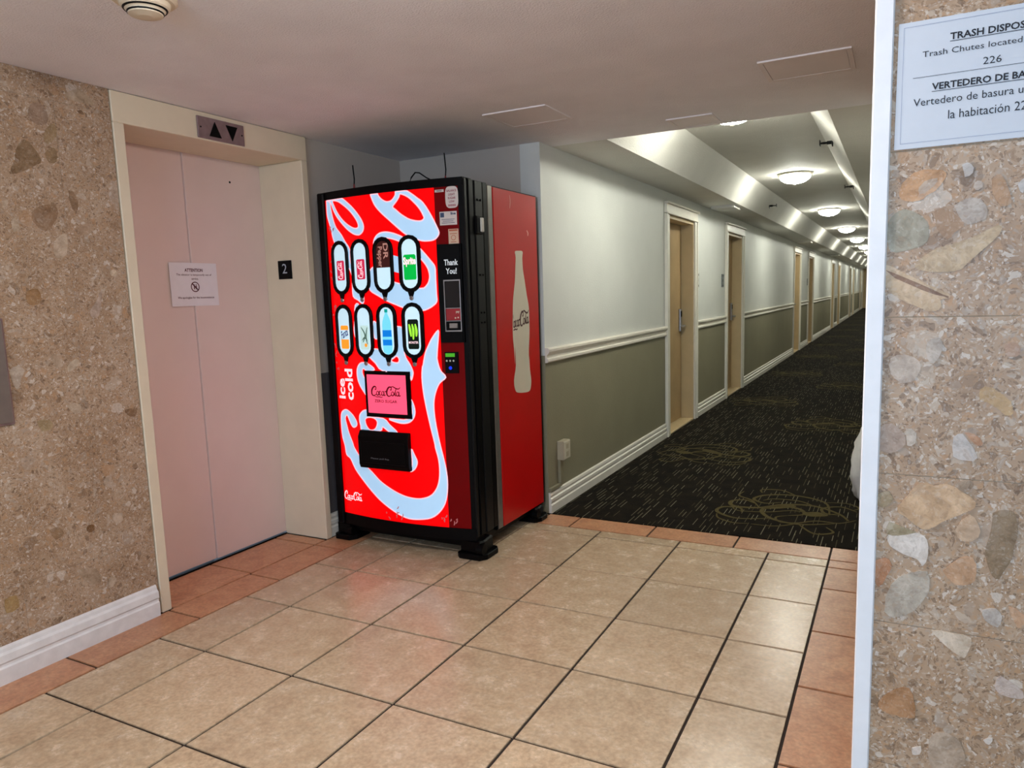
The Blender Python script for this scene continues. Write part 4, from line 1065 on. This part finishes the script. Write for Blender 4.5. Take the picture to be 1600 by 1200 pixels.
sticker([(-1.978, 1.602), (-1.926, 1.602), (-1.926, 1.684), (-1.978, 1.684)], mat('sticker_peach', (206, 176, 150), .5, noise=.05, nscale=40),
        [rect2d(-1.974, -1.93, 1.674, 1.681), rect2d(-1.974, -1.93, 1.605, 1.612), ring2d(-1.952, 1.642, .010, .0125), rect2d(-1.97, -1.934, 1.66, 1.663), rect2d(-1.966, -1.938, 1.62, 1.623)], mat('sticker_orange_ink', (176, 84, 52), .6, noise=.05))
sticker([(-2.04, 1.8635), (-1.993, 1.8635), (-1.993, 1.8755), (-2.04, 1.8755)], STK, [rect2d(-2.03, -2.003, 1.868, 1.871)], INK)

# door edge on the right side: ridges, hinge knuckles, lock
for y0, y1, d, m in ((3.122, 3.146, 0.006, DARKG), (3.16, 3.205, 0.008, BLACKM), (3.216, 3.29, 0.01, DARKG), (3.302, 3.345, 0.005, BLACKM)):
    build('edge_strip', box(B(), VX1 - 0.004, VX1 + d, y0, y1, 0.12, VZ1 - 0.002, 0.003), m, vm)
build('cabinet_edge_trim', box(B(), VX1 - 0.012, VX1 - 0.001, 3.362, 3.412, 0.09, VZ1 - 0.006, 0.003), mat('worn_grey_edge', (118, 116, 110), 0.35, metal=0.5, noise=0.12, nscale=20), vm)
for zz in (1.83, 1.46, 1.27, 1.22):
    for yy in (3.238, 3.268):
        build('hinge_bolt', lathe(B(), [(0.006, VX1 + 0.008), (0.006, VX1 + 0.014), (0.004, VX1 + 0.016)], (0, yy, zz), 'x', 8), BLACK, vm)
lockb = build('lock_housing', box(B(), VX1 + 0.005, VX1 + 0.022, 3.205, 3.275, 1.66, 1.75, 0.006), BLACK, vm)
build('lock_tab', box(B(), VX1 + 0.02, VX1 + 0.032, 3.238, 3.262, 1.672, 1.742, 0.005, seg=2), mat('pale_plastic', (196, 192, 180), 0.5, noise=0.1, nscale=40), lockb)

# red side sheet with bottle print
side = build('side_panel', box(B(), VX1 - 0.01, VX1 + 0.002, 3.415, 3.925, 0.092, VZ1 - 0.012, 0.002), RED, vm)
build('rear_edge', box(B(), VX1 - 0.03, VX1 - 0.004, 3.926, 3.952, 0.085, VZ1 - 0.01), BLACKM, vm)
flat_obj('bottle_print', fill2d(smooth_loop(BOTTLE, 3)), lambda y, z: (VX1 + 0.0028, y, z), OFFW, side)
_by = [p[0] for p in BOTTLE if 1.1 < p[1] < 1.35]
s0, s1 = min(_by) + 0.008, max(_by) - 0.006
VF = fit2d(SCRIPT2D, s0 - 0.045, s1, 1.155, 1.255)
VF = ([(max(a, s0), b) for a, b in VF[0]], VF[1])
flat_obj('bottle_script', VF, lambda y, z: (VX1 + 0.0036, y, z + (y - s0) * 0.10), mat('dark_red_ink', (70, 22, 26), .5, noise=.05), side)
SCR = mat('scratch_pale', (214, 150, 146), .6, noise=.1)
for sp, w_ in (([(3.60, 1.89), (3.605, 1.86), (3.598, 1.82)], .006), ([(3.795, 1.715), (3.81, 1.70), (3.806, 1.685)], .012)):
    flat_obj('scratch', ribbon2d(sp, w_), lambda y, z: (VX1 + 0.003, y, z), SCR, side)

# feet
def foot(x0, x1, y0, y1, h):
    bm = B()
    prism(bm, [(x0, y0 + .02), (x0 + .02, y0), (x1 - .03, y0), (x1, y0 + .04), (x1, y1 - .03), (x1 - .02, y1), (x0, y1)], 'z', 0.0, 0.03, bevel=0.004)
    prism(bm, [(x0 + .015, y0 + .03), (x1 - .03, y0 + .015), (x1 - .02, y0 + .05), (x1 - .03, y1 - .03), (x0 + .015, y1 - .02)], 'z', 0.028, h, bevel=0.008)
    tube(bm, [(x1 - .05, y0 + .03, h * .55), (x1 - .012, y0 + .03, h * .55)], 0.028, 12)
    build('foot', bm, BLACK, vm)
foot(-2.015, -1.845, 3.1, 3.28, 0.098)
foot(-2.845, -2.70, 3.1, 3.28, 0.098)
foot(-2.015, -1.86, 3.78, 3.93, 0.085)
foot(-2.84, -2.70, 3.78, 3.93, 0.085)
# aerials and a loop of cable on top
for (x, y, z1) in ((-2.64, 3.22, 2.075), (-2.105, 3.3, 2.09)):
    bm = lathe(B(), [(0.016, VZ1 - 0.002), (0.016, VZ1 + 0.014), (0.006, VZ1 + 0.028), (0.004, VZ1 + 0.05)], (x, y, 0), 'z', 12)
    ab = build('aerial_base', bm, mat('red_aerial_base', (130, 30, 30), .5, noise=.1), vm)
    build('aerial_rod', tube(B(), [(x, y, VZ1 + 0.045), (x + 0.004, y, (VZ1 + z1) / 2), (x - 0.002, y, z1)], 0.0035, 8), BLACK, ab)
build('cable', tube(B(), [(-2.215, 3.13, VZ1 - .002), (-2.2, 3.13, VZ1 + .03), (-2.175, 3.13, VZ1 + .052), (-2.15, 3.13, VZ1 + .048), (-2.115, 3.14, VZ1 + .022), (-2.085, 3.16, VZ1 + .004)], 0.0035, 6), BLACK, vm)

# ------------------------------------------------------------------ elevator signs
XF = XL + 0.006
pq = empty('elevator_indicator', (XF, 2.547, 2.114), 'mauve steel plate with black up and down arrows above the elevator', 'sign')
build('plate', box(B(), XF, XF + 0.008, 2.413, 2.681, 2.112, 2.208, 0.001), STEELP, pq)
def arrow(yc, zc, s):
    bm = B(); h, w_ = 0.034 * s, 0.034
    prism(bm, [(yc - w_, zc - h), (yc + w_, zc - h), (yc, zc + h)], 'x', XF + 0.006, XF + 0.0105)
    build('arrow', bm, BLACK, pq)
arrow(2.508, 2.16, 1); arrow(2.606, 2.158, -1)
for yy in (2.428, 2.666):
    build('screw', lathe(B(), [(0.004, XF + 0.007), (0.004, XF + 0.01)], (0, yy, 2.16), 'x', 8), DARKG, pq)

fp = empty('floor_number_plate', (-3.03, 3.068, 1.48), 'small black plate with the number 2 on the elevator jamb', 'sign')
build('plate', box(B(), -3.082, -2.984, 3.062, 3.068, 1.482, 1.583, 0.001), BLACK, fp)
flat_obj('numeral', fit2d(text2d('2', 1, .0), -3.05, -3.016, 1.513, 1.566), lambda x, z: (x, 3.0612, z), mat('pale_numeral', (170, 178, 188), .5, noise=.05), fp)

XD = XL - 0.31
nt_ = empty('paper_notice', (XD, 2.58, 1.35), 'white out-of-service paper notice taped to the elevator door', 'notice')
build('sheet', box(B(), XD + 0.0005, XD + 0.0022, 2.441, 2.723, 1.35, 1.566), PAPER, nt_)
nf = lambda y, z: (XD + 0.0027, y, z)
flat_obj('heading', fit2d(text2d('ATTENTION', 1, .03), 2.528, 2.636, 1.521, 1.538), nf, INKR, nt_)
flat_obj('lettering', fit2d(text2d('The elevator is temporarily out of', 1, .012), 2.478, 2.688, 1.499, 1.512), nf, INKR, nt_)
flat_obj('lettering', fit2d(text2d('service.', 1, .012), 2.565, 2.606, 1.481, 1.492), nf, INKR, nt_)
flat_obj('lettering', fit2d(text2d('We apologize for the inconvenience', 1, .02), 2.476, 2.694, 1.384, 1.398), nf, INKR, nt_)
flat_obj('prohibition_symbol', merge2d([ring2d(2.583, 1.446, .021, .026), ribbon2d([(2.566, 1.463), (2.583, 1.446), (2.6, 1.429)], .006, taper=False),
                                        circle2d(2.578, 1.456, .003, 8), circle2d(2.589, 1.456, .003, 8), rect2d(2.575, 2.581, 1.434, 1.452), rect2d(2.586, 2.592, 1.434, 1.452)]), nf, INKR, nt_)

cp = empty('call_panel', (XL, 1.42, 0.95), 'mauve steel call button panel on the left stone wall', 'call panel')
build('face_plate', box(B(), XL, XL + 0.016, 1.36, 1.487, 0.95, 1.32, 0.003), STEEL, cp)
build('plate_rim', box(B(), XL, XL + 0.01, 1.352, 1.494, 0.942, 1.328, 0.002), STEELP, cp)
for zz in (1.08, 1.17):
    build('call_button', lathe(B(), [(0.017, XL + 0.015), (0.017, XL + 0.022), (0.013, XL + 0.024)], (0, 1.415, zz), 'x', 18), STEELP, cp)

# ------------------------------------------------------------------ paper sign on the right stone wall
ts = empty('paper_sign', (0.12, YS, 1.58), 'white paper trash disposal sign in two languages on the right stone wall', 'sign')
sx0, sx1, sz0, sz1 = -0.0165, 0.263, 1.583, 1.793
tilt = lambda x: (x - sx0) * -0.006
build('sheet', prism(B(), [(sx0 - .001, sz0), (sx1, sz0 - .001), (sx1, sz1 - .001), (sx0, sz1)], 'y', YS - 0.0022, YS - 0.0008), SIGNP, ts)
sf = lambda x, z: (x, YS - 0.0028, z)
scx = 0.123
def line(body, zc, h, w_, bold):
    return fit2d(text2d(body, 1, bold), scx - w_ / 2, scx + w_ / 2, zc - h / 2, zc + h / 2)
flat_obj('heading', merge2d([line('TRASH DISPOSAL', 1.7595, 0.0115, 0.124, .025), rect2d(scx - .062, scx + .062, 1.7512, 1.7522),
                             line('VERTEDERO DE BASURA', 1.682, 0.0115, 0.172, .025), rect2d(scx - .086, scx + .086, 1.6735, 1.6745)]), sf, INK, ts)
flat_obj('lettering', merge2d([line('Trash Chutes located by room', 1.7355, 0.0125, 0.204, .0), line('226', 1.712, 0.0115, 0.026, .0), rect2d(0.008, 0.238, 1.6995, 1.7002),
                               line('Vertedero de basura ubicado en', 1.6588, 0.0125, 0.226, .0), line('la habitación 226', 1.633, 0.0145, 0.12, .0)]), sf, INK, ts)
fr_ = [rect2d(sx0 + .008, sx1 - .008, sz0 + .009, sz0 + .0095), rect2d(sx0 + .008, sx1 - .008, sz1 - .0085, sz1 - .008), rect2d(sx0 + .008, sx0 + .0085, sz0 + .009, sz1 - .008), rect2d(sx1 - .0085, sx1 - .008, sz0 + .009, sz1 - .008)]
flat_obj('border_line', merge2d(fr_), sf, mat('thin_blue_ink', (110, 124, 160), .7, noise=.05), ts)

# ------------------------------------------------------------------ ceiling lights
GLASS = mat('lit_frosted_dome', (255, 250, 236), 0.4, noise=0.01, emit=HALL_LAMP, emit_rgb=(250, 252, 238))
GLASSL = mat('lit_lobby_dome', (255, 244, 228), 0.4, noise=0.01, emit=ADDED_LOBBY_LAMP, emit_rgb=(252, 246, 244))
def make_lamp(glass):
    r = empty('ceiling_light', (0, 0, 0))
    build('pan', lathe(B(), [(0.15, 0.0), (0.163, -0.006), (0.163, -0.018), (0.15, -0.024)], (0, 0, 0), 'z', 32), mat('lamp_pan_nickel', (176, 168, 150), 0.35, metal=0.6, noise=0.05), r, smooth=False)
    build('glass_dome', lathe(B(), [(0.146, -0.022), (0.147, -0.034), (0.134, -0.058), (0.106, -0.078), (0.07, -0.092), (0.03, -0.099), (0.008, -0.1)], (0, 0, 0), 'z', 32), glass, r, smooth=True)
    build('finial', lathe(B(), [(0.009, -0.099), (0.012, -0.106), (0.008, -0.114), (0.002, -0.118)], (0, 0, 0), 'z', 12), mat('lamp_pan_nickel', (0, 0, 0)), r)
    return r
lamp0 = make_lamp(GLASS)
ll = ['first frosted dome light in the hall, half hidden by the lobby ceiling', 'second frosted dome light down the hall ceiling', 'third frosted dome light down the hall ceiling', 'fourth frosted dome light down the hall ceiling',
      'fifth frosted dome light down the hall ceiling', 'sixth frosted dome light down the hall ceiling', 'seventh frosted dome light down the hall ceiling', 'eighth frosted dome light down the hall ceiling',
      'ninth frosted dome light down the hall ceiling', 'tenth frosted dome light down the hall ceiling', 'last frosted dome light at the hall end']
for i, y in enumerate([4.85, 7.97, 11.95, 16.0, 20.0, 24.0, 28.0, 32.0, 36.0, 40.0, 44.0]):
    l_ = lamp0 if i == 0 else copy_tree(lamp0)
    l_.location = (-0.965, y, TZ)
    props(l_, ll[i], 'ceiling light', 'dome lights along the hall')
for i, (x, y) in enumerate(((-0.9, 1.2), (-1.2, -1.8))):  # unseen lobby lamps, added to brighten the left wall, elevator and ceiling
    l_ = make_lamp(GLASSL) if i == 0 else copy_tree(lob)
    if i == 0:
        lob = l_
    l_.location = (x, y, ZC)
    props(l_, ['frosted dome light on the lobby ceiling nearer the elevator', 'frosted dome light on the lobby ceiling by the back wall'][i], 'ceiling light', 'dome lights of the lobby')

# ------------------------------------------------------------------ smoke detector, sprinklers
sd = empty('smoke_detector', (-1.95, 1.5, ZC), 'cream round smoke detector on the lobby ceiling', 'smoke detector')
IV = mat('ivory_plastic', (214, 200, 176), 0.5, noise=0.03)
build('base', lathe(B(), [(0.088, 0), (0.088, -0.012), (0.08, -0.018)], (-1.95, 1.5, ZC), 'z', 32), IV, sd)
build('housing', lathe(B(), [(0.07, -0.017), (0.066, -0.03), (0.05, -0.04), (0.046, -0.05), (0.02, -0.056)], (-1.95, 1.5, ZC), 'z', 32), IV, sd, smooth=False)
for a, b in ((-0.034, -0.037), (-0.043, -0.047)):
    build('vent_slot', lathe(B(), [(0.0605 if a > -0.04 else 0.0498, a), (0.0585 if a > -0.04 else 0.0488, b)], (-1.95, 1.5, ZC), 'z', 32), BLACK, sd)
def sprinkler(loc, sgn, label):
    r = empty('sprinkler_head', loc, label, 'sprinkler', 'sidewall sprinklers in the hall tray')
    x, y, z = loc
    bm = lathe(B(), [(0.03, 0), (0.03, 0.006 * sgn), (0.012, 0.01 * sgn), (0.012, 0.04 * sgn)], (x, y, z), 'x', 16)
    build('escutcheon', bm, DARKG, r)
    bm = B(); tube(bm, [(x + .035 * sgn, y - .012, z), (x + .06 * sgn, y - .02, z), (x + .085 * sgn, y - .004, z)], .005, 6); tube(bm, [(x + .035 * sgn, y + .012, z), (x + .06 * sgn, y + .02, z), (x + .085 * sgn, y + .004, z)], .005, 6)
    build('frame_arms', bm, BLACKM, r)
    bm = B(); box(bm, min(x + .082 * sgn, x + .087 * sgn), max(x + .082 * sgn, x + .087 * sgn), y - .028, y + .028, z - .016, z + .02, 0.001)
    build('deflector', bm, BLACKM, r)
def slope_x(side, z):
    t = (z - ZC) / (TZ - ZC)
    return (TXL0 + (TXL1 - TXL0) * t) if side < 0 else (TXR0 + (TXR1 - TXR0) * t)
zs = 2.345
sprinkler((slope_x(1, zs), 5.75, zs), -1, 'dark sprinkler head on the right slope of the hall tray')
sprinkler((slope_x(1, zs), 8.4, zs), -1, 'second dark sprinkler head on the right slope of the hall tray')
sprinkler((slope_x(-1, zs), 9.65, zs), 1, 'dark sprinkler head on the left slope of the hall tray')

# ------------------------------------------------------------------ outlet with conduit, room plates, cloth bag
ob = empty('outlet_box', (XH, 4.18, 0.31), 'cream surface outlet box with conduit low on the hall wall', 'outlet')
OUT = mat('cream_plastic', (170, 160, 136), 0.5, noise=0.05)
build('housing', box(B(), XH, XH + 0.045, 4.13, 4.235, 0.31, 0.43, 0.003), OUT, ob)
build('cover_plate', box(B(), XH + 0.045, XH + 0.049, 4.135, 4.23, 0.314, 0.426, 0.002), mat('pale_cover', (190, 184, 164), 0.45, noise=0.03), ob)
for zz in (0.345, 0.395):
    build('socket', box(B(), XH + 0.0488, XH + 0.0505, 4.165, 4.2, zz - 0.016, zz + 0.016, 0.0005), OUT, ob)
bm = B(); box(bm, XH, XH + 0.02, 4.135, 4.158, 0.16, 0.31, 0.002); box(bm, XH, XH + 0.018, YN + 0.002, 4.158, 0.138, 0.16, 0.002)
build('conduit', bm, WALL_LO, ob)

def room_plate(y0, z0, label, dark):
    r = empty('room_number_plate', (XH, y0 + .05, z0), label, 'sign', 'room number plates')
    build('plate', box(B(), XH, XH + 0.006, y0, y0 + 0.11, z0, z0 + 0.155, 0.001), mat('plate_grey' if dark else 'plate_pale', (110, 116, 116) if dark else (196, 196, 188), 0.5, noise=0.04), r)
    f_ = lambda y, z: (XH + 0.0066, y, z)
    flat_obj('marking', merge2d([rect2d(y0 + .02, y0 + .09, z0 + .125, z0 + .145), rect2d(y0 + .035, y0 + .075, z0 + .065, z0 + .095), rect2d(y0 + .02, y0 + .09, z0 + .012, z0 + .03)]), f_, INK if not dark else mat('plate_dark', (52, 58, 66), .5, noise=.05), r)
room_plate(7.72, 1.372, 'pale room number plate just right of the nearest hall door', False)
room_plate(8.95, 1.372, 'grey room number plate just left of the second hall door', True)
room_plate(16.82, 1.372, 'pale room number plate right of the third hall door', False)
room_plate(18.05, 1.372, 'grey room number plate left of the fourth hall door', True)

# crumpled white bag on the carpet, peeping out past the corner strip
bag = empty('laundry_bag', (-0.14, 5.0, 0.003), 'crumpled white cloth bag on the carpet, peeping out beside the white corner strip', 'bag')
bm = B(); rng = random.Random(5); n = 28; rings = []
prof = [(0.06, 0.004), (0.078, 0.015), (0.09, 0.05), (0.088, 0.09), (0.096, 0.13), (0.099, 0.18), (0.09, 0.22), (0.094, 0.26), (0.08, 0.31), (0.074, 0.36), (0.062, 0.41), (0.05, 0.45), (0.036, 0.49), (0.022, 0.515), (0.026, 0.535), (0.044, 0.56), (0.036, 0.565)]
for r_, z in prof:
    ring = []
    for i in range(n):
        t = 2 * math.pi * i / n
        rr = r_ * (1 + 0.13 * math.sin(3 * t + z * 9) + 0.10 * math.sin(6 * t + z * 21) + 0.06 * math.sin(11 * t - z * 40) + rng.uniform(-.06, .06))
        ring.append(bm.verts.new((-0.148 + rr * 0.8 * math.cos(t) - 0.015 * math.sin(z * 8), 5.0 + rr * 1.3 * math.sin(t), 0.003 + z)))
    rings.append(ring)
for A, D in zip(rings, rings[1:]):
    for i in range(n):
        bm.faces.new((A[i], A[(i + 1) % n], D[(i + 1) % n], D[i]))
bm.faces.new(rings[0][::-1]); bm.faces.new(rings[-1])
build('cloth', bm, mat('white_cloth', (222, 222, 218), 0.8, noise=0.04, nscale=20, bump=0.3, bscale=60), bag, smooth=True)
build('drawstring', tube(B(), [(-0.148 + 0.022 * math.cos(2 * math.pi * i / 14), 5.0 + 0.034 * math.sin(2 * math.pi * i / 14), 0.522) for i in range(15)], 0.004, 6), mat('beige_cord', (196, 184, 160), 0.8, noise=0.1), bag)
